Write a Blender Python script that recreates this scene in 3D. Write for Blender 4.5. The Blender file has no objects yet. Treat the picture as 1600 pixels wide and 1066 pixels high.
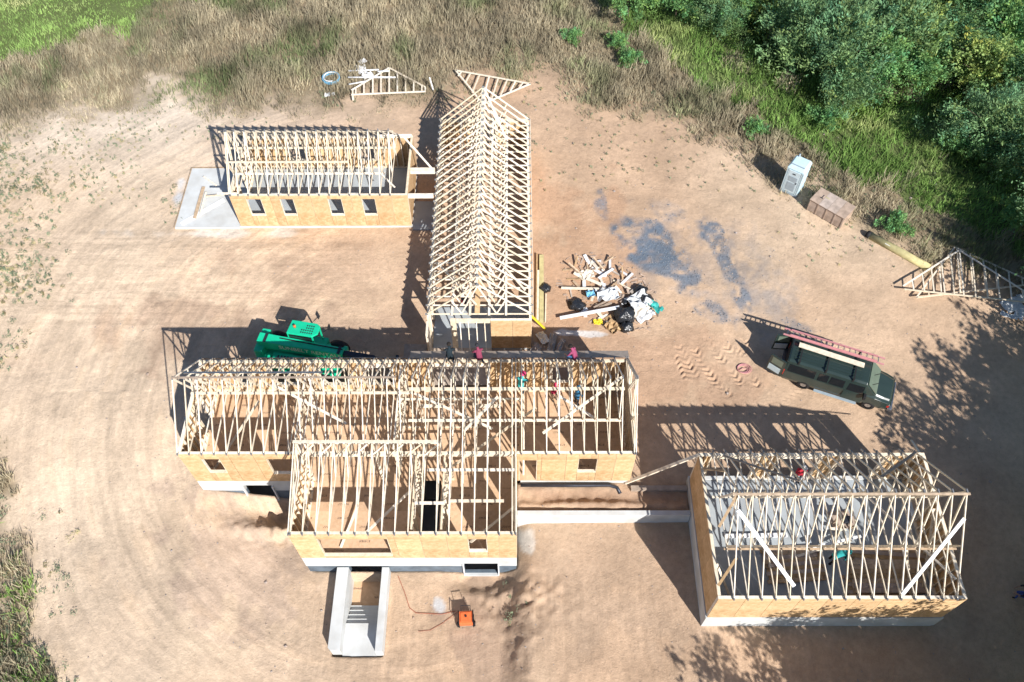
import bpy, bmesh, math, random
import numpy as np
from mathutils import Vector, Matrix
random.seed(7); RNG = np.random.default_rng(7)
SC = bpy.context.scene; COL = SC.collection
R = math.radians

# ------------------------------------------------------------------ camera
F, NX, NY, YAW, H = 1340.0, 808.6, 1435.7, -0.0012, 41.0   # focal (px of a 1600 px frame), nadir point, height
def cam_basis():
    d = np.array([(NX-800)/F, (NY-533)/F, 1.0]); d /= np.linalg.norm(d)
    e = np.array([1., 0, 0]); e -= d*(e@d); e /= np.linalg.norm(e)
    n = np.cross(-d, e)
    if n[1] > 0: n = -n
    c, s = math.cos(YAW), math.sin(YAW)
    return np.stack([e*c+n*s, -e*s+n*c, -d], 1)
RM = cam_basis()
cd = bpy.data.cameras.new('camera'); cam = bpy.data.objects.new('camera', cd); COL.objects.link(cam)
cd.sensor_width = 36; cd.lens = F*36/1600; cd.clip_start = .5; cd.clip_end = 6000
rt, dn, fw = Vector(RM[0]), Vector(RM[1]), Vector(RM[2])
m3 = Matrix((rt, -dn, -fw)).transposed()
cam.matrix_world = Matrix.Translation((0, 0, H)) @ m3.to_4x4()
SC.camera = cam
def ray(px, py):
    v = np.array([(px-800)/F, (py-533)/F, 1.0]) @ RM
    return v
def G(px, py, z=0.0):                       # point of the level plane z seen at a photo pixel
    v = ray(px, py); t = (z-H)/v[2]
    return Vector((v[0]*t, v[1]*t, z))
def GP(px, py, p, n):                       # point of a tilted plane
    v = Vector(ray(px, py)); o = Vector((0, 0, H)); n = Vector(n)
    t = (Vector(p)-o).dot(n)/v.dot(n)
    return o+v*t
def pix(X, Y, Z):
    c = (np.stack([X, Y, Z-H], -1)) @ RM.T
    return 800+F*c[..., 0]/c[..., 2], 533+F*c[..., 1]/c[..., 2]

# ------------------------------------------------------------------ world, sun, exposure
ELEV, AZ = R(36.2), R(149.5)                # sun azimuth clockwise from north
w = bpy.data.worlds.new('World'); SC.world = w; w.use_nodes = True
nt = w.node_tree; bg = nt.nodes['Background']; sky = nt.nodes.new('ShaderNodeTexSky')
sky.sky_type = 'NISHITA'; sky.sun_disc = False; sky.sun_elevation = ELEV; sky.sun_rotation = AZ
sky.air_density = 1.0; sky.dust_density = .6; sky.ozone_density = 4.0
nt.links.new(sky.outputs[0], bg.inputs[0]); bg.inputs[1].default_value = .072
sd = bpy.data.lights.new('sun', 'SUN'); sd.energy = 5.0; sd.angle = R(.5); sd.color = (1, .965, .92)
sun = bpy.data.objects.new('sun', sd); COL.objects.link(sun)
ld = Vector((-math.sin(AZ)*math.cos(ELEV), -math.cos(AZ)*math.cos(ELEV), -math.sin(ELEV)))
sun.rotation_euler = ld.to_track_quat('-Z', 'Y').to_euler()
SC.view_settings.view_transform = 'Standard'; SC.view_settings.look = 'None'
SC.view_settings.gamma = 1; SC.view_settings.use_curve_mapping = False
SC.view_settings.exposure = 0.62
SC.cycles.max_bounces = 6; SC.cycles.diffuse_bounces = 3; SC.cycles.transparent_max_bounces = 6
SC.cycles.use_denoising = True

# ------------------------------------------------------------------ materials
def mat(name, col, rough=.8, var=.12, scale=6.0, col2=None, bump=0.0, objvar=0.0, metal=0.0, stretch=None, attr=None, spec=.3, translucent=0.0, detail=4):
    m = bpy.data.materials.new(name); m.use_nodes = True
    n, l = m.node_tree.nodes, m.node_tree.links
    b = n['Principled BSDF']; b.inputs['Roughness'].default_value = rough; b.inputs['Metallic'].default_value = metal
    b.inputs['Specular IOR Level'].default_value = spec
    tc = n.new('ShaderNodeTexCoord'); mp = n.new('ShaderNodeMapping'); l.new(tc.outputs['Object'], mp.inputs[0])
    if stretch: mp.inputs['Scale'].default_value = stretch
    nz = n.new('ShaderNodeTexNoise'); nz.inputs['Scale'].default_value = scale; nz.inputs['Detail'].default_value = detail
    l.new(mp.outputs[0], nz.inputs['Vector'])
    c2 = col2 or tuple(c*(1-2.2*var) for c in col); c1 = col if col2 else tuple(min(1, c*(1+var)) for c in col)
    rp = n.new('ShaderNodeMapRange'); rp.inputs[1].default_value = .3; rp.inputs[2].default_value = .7
    l.new(nz.outputs[0], rp.inputs[0])
    mx = n.new('ShaderNodeMix'); mx.data_type = 'RGBA'; mx.inputs[6].default_value = (*c1, 1); mx.inputs[7].default_value = (*c2, 1)
    l.new(rp.outputs[0], mx.inputs[0]); out = mx.outputs[2]
    if attr:
        a = n.new('ShaderNodeAttribute'); a.attribute_name = attr
        mm = n.new('ShaderNodeMix'); mm.data_type = 'RGBA'; mm.blend_type = 'MULTIPLY'; mm.inputs[0].default_value = 1
        l.new(out, mm.inputs[6]); l.new(a.outputs['Color'], mm.inputs[7]); out = mm.outputs[2]
    if objvar:
        oi = n.new('ShaderNodeObjectInfo'); hs = n.new('ShaderNodeHueSaturation')
        r2 = n.new('ShaderNodeMapRange'); r2.inputs[3].default_value = 1-objvar; r2.inputs[4].default_value = 1+objvar
        l.new(oi.outputs['Random'], r2.inputs[0]); l.new(r2.outputs[0], hs.inputs['Value'])
        r3 = n.new('ShaderNodeMapRange'); r3.inputs[3].default_value = 1.25; r3.inputs[4].default_value = .8
        l.new(oi.outputs['Random'], r3.inputs[0]); l.new(r3.outputs[0], hs.inputs['Saturation'])
        l.new(out, hs.inputs['Color']); out = hs.outputs[0]
    l.new(out, b.inputs['Base Color'])
    if bump:
        bp = n.new('ShaderNodeBump'); bp.inputs['Strength'].default_value = 1; bp.inputs['Distance'].default_value = bump
        l.new(nz.outputs[0], bp.inputs['Height']); l.new(bp.outputs[0], b.inputs['Normal'])
    if translucent:
        tr = n.new('ShaderNodeBsdfTranslucent'); ms = n.new('ShaderNodeMixShader'); ms.inputs[0].default_value = translucent
        l.new(out, tr.inputs[0]); l.new(b.outputs[0], ms.inputs[1]); l.new(tr.outputs[0], ms.inputs[2])
        l.new(ms.outputs[0], n['Material Output'].inputs[0])
    return m
def osb_mat(name, a, b_, printed=False):
    m = bpy.data.materials.new(name); m.use_nodes = True; n, l = m.node_tree.nodes, m.node_tree.links
    b = n['Principled BSDF']; b.inputs['Roughness'].default_value = .75; b.inputs['Specular IOR Level'].default_value = .2
    tc = n.new('ShaderNodeTexCoord')
    v = n.new('ShaderNodeTexVoronoi'); v.inputs['Scale'].default_value = 7; v.inputs['Randomness'].default_value = 1
    nz = n.new('ShaderNodeTexNoise'); nz.inputs['Scale'].default_value = 1.3; nz.inputs['Detail'].default_value = 6
    l.new(tc.outputs['Object'], v.inputs[0]); l.new(tc.outputs['Object'], nz.inputs[0])
    s = n.new('ShaderNodeSeparateColor'); l.new(v.outputs['Color'], s.inputs[0])
    ad = n.new('ShaderNodeMath'); ad.operation = 'MULTIPLY_ADD'; ad.inputs[1].default_value = .55
    mr = n.new('ShaderNodeMapRange'); mr.inputs[1].default_value = .3; mr.inputs[2].default_value = .7; mr.inputs[4].default_value = .45
    l.new(nz.outputs[0], mr.inputs[0]); l.new(s.outputs[0], ad.inputs[0]); l.new(mr.outputs[0], ad.inputs[2])
    mx = n.new('ShaderNodeMix'); mx.data_type = 'RGBA'; mx.inputs[6].default_value = (*a, 1); mx.inputs[7].default_value = (*b_, 1)
    l.new(ad.outputs[0], mx.inputs[0])
    oi = n.new('ShaderNodeObjectInfo'); r2 = n.new('ShaderNodeMapRange'); r2.inputs[3].default_value = .86; r2.inputs[4].default_value = 1.1
    hs = n.new('ShaderNodeHueSaturation'); l.new(oi.outputs['Random'], r2.inputs[0]); l.new(r2.outputs[0], hs.inputs['Value']); l.new(mx.outputs[2], hs.inputs['Color'])
    out = hs.outputs[0]
    if printed:                              # the dark inked stamps on the subfloor sheets
        sp = n.new('ShaderNodeSeparateXYZ'); l.new(tc.outputs['Object'], sp.inputs[0])
        def op(o_, a_, v_=None, w_=None):
            k = n.new('ShaderNodeMath'); k.operation = o_; l.new(a_, k.inputs[0])
            if v_ is not None:
                if isinstance(v_, float): k.inputs[1].default_value = v_
                else: l.new(v_, k.inputs[1])
            return k.outputs[0]
        mk = None
        for cx_, cy_ in ((-.62, .22), (.55, -.25)):
            ax = op('LESS_THAN', op('ABSOLUTE', op('ADD', sp.outputs[0], -cx_)), .27); ay = op('LESS_THAN', op('ABSOLUTE', op('ADD', sp.outputs[1], -cy_)), .055)
            q_ = op('MULTIPLY', ax, ay); mk = q_ if mk is None else op('MAXIMUM', mk, q_)
        n3 = n.new('ShaderNodeTexNoise'); n3.inputs['Scale'].default_value = 22; l.new(tc.outputs['Object'], n3.inputs[0])
        mk = op('MULTIPLY', mk, op('GREATER_THAN', n3.outputs[0], .47)); mk = op('MULTIPLY', mk, .7)
        m5 = n.new('ShaderNodeMix'); m5.data_type = 'RGBA'; m5.inputs[7].default_value = (.09, .06, .05, 1); l.new(mk, m5.inputs[0]); l.new(out, m5.inputs[6]); out = m5.outputs[2]
    l.new(out, b.inputs['Base Color'])
    return m
M = {}
M['lumber'] = mat('spruce_lumber', (.80, .70, .555), .7, .10, 5, objvar=.10, stretch=(1, 1, 1))
M['lumber_old'] = mat('weathered_lumber', (.50, .36, .23), .8, .15, 4, objvar=.18)
M['ply_grey'] = mat('shaded_weathered_sheathing', (.40, .33, .27), .8, .12, 3, objvar=.06)  # grey also stands in for shade on the eave sheets and passage deck
M['osb'] = osb_mat('osb_wall', (.69, .48, .28), (.44, .275, .13))
M['osb_floor'] = osb_mat('osb_floor', (.66, .46, .30), (.53, .345, .21), True)
M['concrete'] = mat('new_concrete', (.60, .62, .62), .85, .10, 1.1, col2=(.46, .46, .44), bump=.004, detail=8)
M['slab'] = mat('slab_concrete', (.39, .43, .455), .7, .10, .9, col2=(.31, .33, .34), detail=8)
M['damp'] = mat('damp_proofing', (.12, .155, .19), .6, .15, 2)
M['white'] = mat('white_plastic', (.78, .79, .80), .5, .05, 4)
M['pale_blue'] = mat('pale_blue_plastic', (.52, .69, .75), .45, .05, 4)
M['teal_plastic'] = mat('pale_plastic', (.50, .60, .64), .45, .05, 4)
M['grey_plastic'] = mat('grey_plastic', (.30, .36, .40), .5, .05, 4)
M['black'] = mat('black_rubber', (.018, .018, .02), .7, .1, 8)
M['bag'] = mat('black_bag', (.02, .022, .026), .25, .15, 12, bump=.03, spec=.6)
M['steel'] = mat('steel', (.45, .46, .48), .35, .08, 6, metal=.9)
M['plate'] = mat('galvanised_plate', (.26, .27, .28), .5, .1, 6, metal=.3)
M['dark_steel'] = mat('dark_steel', (.05, .055, .07), .4, .1, 5, metal=.5)
M['green'] = mat('machine_green', (.01, .50, .27), .35, .05, 3, spec=.5)
M['van'] = mat('van_green', (.024, .040, .036), .22, .06, 1.5, spec=.6)
M['glass'] = mat('tinted_glass', (.012, .014, .016), .06, .02, 2, spec=.8)
M['glass2'] = mat('windscreen_glass', (.13, .17, .13), .08, .05, 2, spec=.8)
M['pink'] = mat('pink_fibreglass', (.55, .25, .26), .5, .06, 4)
M['blue_pipe'] = mat('blue_pipe', (.18, .45, .65), .45, .08, 6)
M['yellow'] = mat('yellow_paint', (.80, .62, .04), .45, .05, 5)
M['orange'] = mat('orange_paint', (.72, .16, .05), .4, .08, 6)
M['beam'] = mat('treated_beam', (.50, .44, .22), .7, .12, 3)
M['crate'] = mat('crate_ply', (.46, .36, .29), .8, .16, 2.2, objvar=.08)
M['lettering'] = mat('cream_lettering', (.75, .74, .60), .5, .02, 5)
M['headlight'] = mat('lamp_lens', (.65, .66, .66), .15, .03, 5, spec=.8)
M['red_lens'] = mat('red_lens', (.45, .03, .02), .2, .03, 5)
M['skin'] = mat('skin', (.42, .25, .17), .6, .05, 10)
M['bark'] = mat('bark', (.11, .085, .06), .9, .2, 9, bump=.01)
M['teal'] = mat('teal_tarp', (.06, .42, .38), .5, .08, 6)
M['stone'] = mat('gravel_stone', (.21, .23, .255), .85, .25, 5)
M['plastic_sheet'] = mat('pale_sheet', (.60, .62, .63), .5, .06, 5)
M['cord'] = mat('cord', (.35, .12, .07), .7, .05, 5)
def cloth(name, c): return mat(name, c, .85, .10, 9)

# ------------------------------------------------------------------ object helpers
def link(o, parent=None):
    COL.objects.link(o)
    if parent is not None: o.parent = parent
    return o
def tag(o, label=None, cat=None, group=None, kind=None):
    if label: o['label'] = label
    if cat: o['category'] = cat
    if group: o['group'] = group
    if kind: o['kind'] = kind
    return o
def empty(name, loc=(0, 0, 0), rz=0.0, parent=None):
    o = bpy.data.objects.new(name, None); o.empty_display_size = .3
    o.location = loc; o.rotation_euler = (0, 0, rz); return link(o, parent)
def thing(name, label, cat, loc=(0, 0, 0), rz=0.0, group=None):
    return tag(empty(name, loc, rz), label, cat, group)
def mesh_from(name, v, f, m, smooth=False):
    me = bpy.data.meshes.new(name); me.from_pydata(v, [], f)
    for x in (m if isinstance(m, (list, tuple)) else [m]): me.materials.append(x)
    if smooth: me.polygons.foreach_set('use_smooth', [True]*len(me.polygons))
    me.update(); return me
def put(name, me, parent=None, loc=(0, 0, 0), rot=(0, 0, 0)):
    o = bpy.data.objects.new(name, me); o.location = loc; o.rotation_euler = rot; return link(o, parent)
BF = [(0, 3, 2, 1), (4, 5, 6, 7), (0, 1, 5, 4), (1, 2, 6, 5), (2, 3, 7, 6), (3, 0, 4, 7)]
def box_vf(x0, y0, z0, x1, y1, z1):
    return [(x0, y0, z0), (x1, y0, z0), (x1, y1, z0), (x0, y1, z0), (x0, y0, z1), (x1, y0, z1), (x1, y1, z1), (x0, y1, z1)], BF
CACHE = {}
def box(name, a, b, m, parent=None):
    """axis aligned box between corners a, b; its mesh is shared between boxes of one size"""
    a, b = Vector(a), Vector(b); lo = Vector(map(min, a, b)); hi = Vector(map(max, a, b)); s = hi-lo
    k = ('box', round(s.x, 3), round(s.y, 3), round(s.z, 3), m.name)
    if k not in CACHE: CACHE[k] = mesh_from(name, *box_vf(-s.x/2, -s.y/2, -s.z/2, s.x/2, s.y/2, s.z/2), m)
    return put(name, CACHE[k], parent, (lo+hi)/2)
def beam(name, p, q, wd, dp, m, parent=None, up=(0, 0, 1)):
    """a board from p to q, wd wide, dp deep along the up side"""
    p, q = Vector(p), Vector(q); d = q-p; L = d.length; d.normalize()
    x = d.cross(Vector(up))
    if x.length < 1e-4: x = d.cross(Vector((0, 1, 0)))
    x.normalize(); z = x.cross(d)
    k = ('beam', round(L, 3), wd, dp, m.name)
    if k not in CACHE: CACHE[k] = mesh_from(name, *box_vf(-wd/2, -L/2, -dp/2, wd/2, L/2, dp/2), m)
    o = put(name, CACHE[k], parent)
    mw = Matrix((x, d, z)).transposed().to_4x4(); mw.translation = (p+q)/2
    o.matrix_local = mw; return o
class MB:
    """collects shapes into one mesh"""
    def __init__(s): s.v = []; s.f = []
    def add(s, v, f):
        o = len(s.v); s.v += [tuple(x) for x in v]; s.f += [tuple(i+o for i in q) for q in f]; return s
    def box(s, a, b, mx=None):
        v, f = box_vf(*[min(i, j) for i, j in zip(a, b)], *[max(i, j) for i, j in zip(a, b)])
        if mx is not None: v = [mx @ Vector(p) for p in v]
        return s.add(v, f)
    def bar(s, p, q, wd, dp, up=(0, 0, 1)):
        p, q = Vector(p), Vector(q); d = q-p; L = d.length; d.normalize(); x = d.cross(Vector(up))
        if x.length < 1e-4: x = d.cross(Vector((0, 1, 0)))
        x.normalize(); z = x.cross(d); mw = Matrix((x, d, z)).transposed().to_4x4(); mw.translation = (p+q)/2
        return s.box((-wd/2, -L/2, -dp/2), (wd/2, L/2, dp/2), mw)
    def tube(s, pts, r, n=8, closed=False, caps=True):
        pts = [Vector(p) for p in pts]; N = len(pts); rings = []
        for i, p in enumerate(pts):
            a = pts[i-1] if (i or closed) else p; b = pts[(i+1) % N] if (i < N-1 or closed) else p
            d = (b-a).normalized(); x = d.cross(Vector((0, 0, 1)))
            if x.length < .05: x = d.cross(Vector((0, 1, 0)))
            x.normalize(); y = x.cross(d); rr = r[i] if isinstance(r, (list, tuple)) else r
            rings.append([p+(x*math.cos(t)+y*math.sin(t))*rr for t in [2*math.pi*k/n for k in range(n)]])
        o = [v for q in rings for v in q]; f = []
        for i in range(N if closed else N-1):
            j = (i+1) % N
            for k in range(n): f.append((i*n+k, i*n+(k+1) % n, j*n+(k+1) % n, j*n+k))
        if not closed and caps: f += [tuple(range(n-1, -1, -1)), tuple((N-1)*n+k for k in range(n))]
        return s.add(o, f)
    def prism(s, poly, z0, z1, mx=None):
        n = len(poly); v = [(x, y, z0) for x, y in poly]+[(x, y, z1) for x, y in poly]
        if mx is not None: v = [mx @ Vector(p) for p in v]
        return s.add(v, [tuple(range(n-1, -1, -1)), tuple(range(n, 2*n))]+[(i, (i+1) % n, n+(i+1) % n, n+i) for i in range(n)])
    def build(s, name, m, parent=None, smooth=False, bevel=0, loc=(0, 0, 0)):
        me = mesh_from(name, s.v, s.f, m, smooth)
        if bevel:
            bm = bmesh.new(); bm.from_mesh(me)
            bmesh.ops.bevel(bm, geom=bm.edges[:], offset=bevel, segments=2, affect='EDGES', clamp_overlap=True, profile=.6)
            bm.to_mesh(me); bm.free()
        return put(name, me, parent, loc)

# ------------------------------------------------------------------ terrain
LAT = {}
def lattice_noise(x, y, cell, seed):
    if seed not in LAT: LAT[seed] = np.random.default_rng(seed).random((256, 256))
    g = LAT[seed]; u, v = x/cell, y/cell
    i, j = np.floor(u).astype(int), np.floor(v).astype(int); a, b = u-i, v-j
    a = a*a*(3-2*a); b = b*b*(3-2*b); q = lambda p, r: g[p % 256, r % 256]
    return (q(i, j)*(1-a)+q(i+1, j)*a)*(1-b)+(q(i, j+1)*(1-a)+q(i+1, j+1)*a)*b-.5
def fbm(x, y, cell, seed, n=4):
    return sum(lattice_noise(x, y, cell/2**k, seed+k)/2**k for k in range(n))
def sstep(a, b, x):
    t = np.clip((x-a)/(b-a), 0, 1); return t*t*(3-2*t)
def base_height(x, y):
    """level ground: low yard in the south, high yard in the north, step held by the walls"""
    lo = -.92-1.05*sstep(.9, -.9, x)*sstep(-17.5, -12.0, x)+.0*y; lo = np.where(x < -8, np.maximum(lo, -1.95), lo)
    hi = -.24+.58*sstep(25.5, 35, y)
    a = sstep(18.9, 24.0, y); b = sstep(17.02, 17.2, y); c = sstep(12.5, 18.3, y); d = sstep(9., 20., y)
    s = np.where(x < -16.7, sstep(15.5, 24.5, y), np.where(x < -.05, a, np.where(x < 8.95, b, np.where(x < 19.8, c, d))))
    lo = lo+.12*sstep(4.0, 13.0, x)-.12*sstep(-16, -18, x)
    return lo+(hi-lo)*s
def ground(x, y):
    x = np.asarray(x, float); y = np.asarray(y, float); z = base_height(x, y)
    e = lambda cx, cy, rx, ry: np.exp(-((x-cx)/rx)**2-((y-cy)/ry)**2)
    z = z-.75*np.clip(1.6*e(-12.2, 18.0, 1.7, .62), 0, 1)+.45*e(-12.6, 16.8, 1.8, .35)          # pit at the basement window, its spoil
    z = z-.35*np.clip(1.5*e(-1.8, 14.35, 1.25, .55), 0, 1)*(y < 14.8)+.08*e(-1.6, 13.5, 1.5, .3)   # pit at the south window
    z = z+.10*e(.35, 13.2, .6, .9)+.08*e(.3, 10.6, .5, 1.6)-.08*e(-.5, 10.5, .6, 2.5)-.1*e(-2.6, 10.5, .6, 2.5)
    z = z+.30*e(4.0, 17.55, 5.0, .22)*(x > .1)*(x < 8.8)+.12*e(3, 18.5, 5, .25)*(x > .1)
    z = z+np.where((x > -9.0)&(x < -6.5)&(y > 10.6)&(y < 14.6), -1.9, 0)
    z = np.where(((x > -16.5) & (x < 5.76) & (y > 18.93) & (y < 24.2)) | ((x > -10.5) & (x < -.1) & (y > 14.82) & (y < 19.0)), -3.4, z)
    rough = .10*fbm(x, y, 5, 11)+.05*fbm(x, y, .9, 21, 3)
    spoil = e(0, 13, 2.2, 1.2)+e(-12.5, 16.9, 2.4, .8)+.4*e(.2, 10.5, .6, 2.5)+.4*e(4, 17.7, 5, .7)*(x > 0)
    return z+rough*.8+spoil*.42*fbm(x, y, .34, 31, 2)
def gz(x, y): return float(ground(np.array([x]), np.array([y]))[0])
def GG(px, py):                              # terrain point seen at a photo pixel
    z = 0.
    for _ in range(6):
        p = G(px, py, z); z = gz(p.x, p.y)
    return Vector((p.x, p.y, z))

def axis(lo, hi, step, far, fine):
    core = sorted(set(np.round(np.concatenate([np.arange(lo, hi+1e-6, step), np.arange(fine[0], fine[1], .0625)]), 4).tolist())); s = step; a = hi; out = []
    while a < far: s *= 1.35; a += s; out.append(a)
    b = lo; s = step; left = []
    while b > -far: s *= 1.35; b -= s; left.append(b)
    return np.array(left[::-1]+core+out)
xs, ys = axis(-27, 29, .125, 2500, (8.5, 14)), axis(7.5, 52, .125, 2500, (23.5, 28.5))
GX, GY = np.meshgrid(xs, ys); GZ = ground(GX, GY)
PX, PY = pix(GX, GY, GZ)
front = (GY > 2) & (GY < 75) & (abs(GX) < 60)
PX = np.where(front, PX, -9999); PY = np.where(front, PY, -9999)
def inpoly(px, py, poly):
    c = np.zeros(px.shape, bool); n = len(poly)
    for i in range(n):
        (x1, y1), (x2, y2) = poly[i], poly[(i+1) % n]
        if y1 == y2: continue
        k = ((y1 > py) != (y2 > py)) & (px < (x2-x1)*(py-y1)/(y2-y1)+x1); c ^= k
    return c
EDGE = [(-400, 240), (0, 208), (60, 184), (130, 168), (200, 152), (262, 140), (330, 152), (450, 165), (520, 158), (640, 143), (700, 138), (760, 108), (850, 112), (900, 128), (960, 163), (1010, 188), (1080, 198), (1130, 218), (1172, 244), (1232, 268), (1290, 303), (1340, 338), (1400, 362), (1450, 398), (1495, 402), (1545, 420), (1700, 520)]
def wob(px, py, a=14): return px+a*lattice_noise(px, py, 28, 5)*2, py+a*lattice_noise(px, py, 28, 6)*2
LAWN = [(-400, -300), (360, -300), (335, 0), (250, 20), (195, 48), (120, 66), (55, 88), (0, 98), (-400, 130)]
GREEN = [(905, -300), (925, 0), (985, 50), (1050, 95), (1120, 142), (1190, 185), (1260, 235), (1340, 285), (1420, 325), (1500, 350), (1600, 405), (1900, 500), (1900, -300)]
EXS, EYS = [p_[0] for p_ in EDGE], [p_[1] for p_ in EDGE]
SWP = [(-160, 640), (0, 690), (12, 800), (30, 850), (50, 930), (70, 1000), (100, 1080), (120, 1300), (-160, 1300)]
def edge_dist(px, py):
    d = np.interp(px, EXS, EYS)-py; return np.where(px > 900, d*.8, d)
def m_veg(px, py, soft=False):
    d = edge_dist(px, py)+44*fbm(px, py, 40, 5, 5)
    q_ = np.clip((d+26)/48, 0, 1)*(py > -5000)
    w_ = np.interp(py, [p_[1] for p_ in SWP[:8]], [p_[0] for p_ in SWP[:8]])-px+60*fbm(px, py, 40, 7, 5)
    q_ = np.maximum(q_, np.clip((w_+8)/45, 0, 1)*(py > 650)*(py < 1400))
    return q_ if soft else q_ > .5
def m_lawn(px, py): return inpoly(*wob(px, py, 22), LAWN)
def m_green(px, py): return inpoly(*wob(px, py, 18), GREEN)
def blob(cx, cy, rx, ry, seed, k=1.0, rot=0.0):
    dx, dy = PX-cx, PY-cy; c, s = math.cos(rot), math.sin(rot); u, v = dx*c+dy*s, -dx*s+dy*c
    d = np.sqrt((u/rx)**2+(v/ry)**2)+1.3*fbm(PX, PY, 40, seed, 6)
    return np.clip((1.05-d)*(2.2 if k < .8 else 2.8), 0, 1)*k
def paint(C, c, mask):
    mask = mask[..., None]; return C*(1-mask)+np.array(c)*mask
C = np.zeros(GX.shape+(3,))+np.array([.535, .372, .25])
C = paint(C, (.66, .52, .38), np.clip(sstep(760, 150, PX)*.85+.3*fbm(PX, PY, 200, 51), 0, 1)*(PY > 0))      # paler, sandier in the west
C = paint(C, (.69, .59, .48), np.clip(sstep(330, 150, PY)*sstep(700, 200, PX)*.8, 0, 1))
C = paint(C, (.58, .44, .31), np.clip(sstep(980, 1250, PX)*sstep(620, 300, PY)*.8+.5*fbm(PX, PY, 120, 52), 0, 1)*(PX > 840))
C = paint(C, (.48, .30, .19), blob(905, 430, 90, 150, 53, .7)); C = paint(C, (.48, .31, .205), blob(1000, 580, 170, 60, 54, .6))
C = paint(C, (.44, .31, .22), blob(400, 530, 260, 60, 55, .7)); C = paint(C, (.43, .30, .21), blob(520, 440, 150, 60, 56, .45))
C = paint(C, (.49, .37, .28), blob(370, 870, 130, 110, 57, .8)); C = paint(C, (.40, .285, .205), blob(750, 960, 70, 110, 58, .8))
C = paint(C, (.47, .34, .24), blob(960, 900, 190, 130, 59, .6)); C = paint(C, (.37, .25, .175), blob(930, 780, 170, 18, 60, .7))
C = paint(C, (.50, .37, .26), blob(860, 840, 60, 50, 61, .5)); C = paint(C, (.68, .62, .55), blob(826, 850, 14, 24, 62, .9))
GRV = np.zeros(GX.shape)
for cx, cy, rx, ry, rot, k in [(1018, 376, 66, 38, 1.0, .97), (1055, 422, 56, 24, .35, .85), (1040, 395, 40, 26, .5, .6), (1128, 396, 50, 14, 1.1, .85), (1163, 464, 26, 16, .8, .75), (1065, 455, 46, 12, .2, .55), (1120, 490, 34, 14, .3, .6), (938, 318, 26, 8, 1.35, .65), (1060, 335, 60, 12, .3, .35), (1100, 365, 22, 10, .3, .5), (1250, 512, 50, 16, .3, .55), (1315, 500, 26, 14, .2, .4), (1190, 440, 60, 40, .6, .3), (1120, 430, 110, 70, .4, .25), (1010, 430, 20, 50, .1, .2)]:
    gm_ = blob(cx, cy, rx, ry, int(cx+cy), k, rot)*np.clip(.62+1.1*lattice_noise(GX, GY, .55, 171)+1.0*lattice_noise(GX, GY, .27, 172)+.5*fbm(GX, GY, 2.2, 173), .04, 1); GRV = np.maximum(GRV, gm_); C = paint(C, (.145, .18, .225), gm_)
C = paint(C, (.74, .72, .70), blob(905, 521, 62, 5, 70, .8, .05)); C = paint(C, (.60, .62, .64), blob(688, 948, 12, 14, 71, .8))
C = paint(C, (.60, .63, .66), blob(278, 312, 14, 30, 72, .8, .3))
C = paint(C, (.66, .60, .53), blob(330, 365, 110, 9, 73, .7))
# tyre-worn arcs round the west end of the site
rr = np.hypot(GX+6.0, GY-24.5); th = np.arctan2(GY-24.5, GX+6.0)
arc = lattice_noise(rr, th*3, .55, 81)+.6*lattice_noise(rr, th*4, .22, 82)
west = np.clip(sstep(-8, -13, GX)+sstep(13.5, 11, GY)*sstep(-1, -4, GX), 0, 1)*front
C = C*(1+west[..., None]*.2*arc[..., None])
C = paint(C, (.52, .35, .20), west*np.clip(arc*1.6-.25, 0, 1)*.3)
ew = lattice_noise(GX*.25, GY, .5, 83)*front*np.clip(sstep(640, 500, PX)*sstep(330, 380, PY)*sstep(560, 480, PY)+sstep(800, 900, PX)*sstep(640, 520, PY)*.6, 0, 1)
C = C*(1+.18*ew[..., None])
veg = m_veg(PX, PY, True); C = paint(C, (.27, .215, .14), veg)
C = np.where((m_lawn(PX, PY) | m_green(PX, PY))[..., None], np.array([.13, .16, .06]), C)
out = ~front & (GY > 40); C = np.where(out[..., None], np.array([.10, .12, .05]), C)
GZ = GZ+np.where(front, west*.03*arc, 0)
# tread marks of the loader east of the middle house
def treads(px0, py0, px1, py1, wid, per, amp): # cleat marks
    p, q = GG(px0, py0), GG(px1, py1); d = (q-p); L = d.length; d /= L; n = Vector((-d.y, d.x))
    u = (GX-p.x)*d.x+(GY-p.y)*d.y; v = (GX-p.x)*n.x+(GY-p.y)*n.y
    k = (u > 0)*(u < L)*np.clip((wid-abs(v))*6, 0, 1)
    return amp*k*np.sin((u+abs(v)*.9)*2*math.pi/per)-amp*.5*k
for a in [(1085, 545, 1120, 600), (1105, 535, 1160, 600), (1135, 540, 1180, 590), (1075, 600, 1060, 555), (1165, 530, 1160, 580), (1060, 540, 1088, 590), (1090, 560, 1140, 620), (1150, 545, 1185, 605), (1200, 640, 1255, 615)]:
    GZ = GZ+treads(*a, .32, .34, .05)*np.clip(.6+1.6*lattice_noise(GX, GY, .5, 191), 0, 1.3)
GZ = GZ+treads(1035, 840, 1025, 1060, .22, .25, .02)+treads(720, 980, 705, 1066, .2, .25, .03)+treads(885, 830, 880, 1060, .2, .25, .015)
nx, ny = len(xs), len(ys)
vv = np.stack([GX, GY, GZ], -1).reshape(-1, 3)
ii = np.arange(nx*ny).reshape(ny, nx); q = np.stack([ii[:-1, :-1], ii[:-1, 1:], ii[1:, 1:], ii[1:, :-1]], -1).reshape(-1, 4)
me = bpy.data.meshes.new('ground'); me.vertices.add(len(vv)); me.vertices.foreach_set('co', vv.ravel())
me.loops.add(q.size); me.loops.foreach_set('vertex_index', q.ravel().astype(np.int32))
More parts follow.
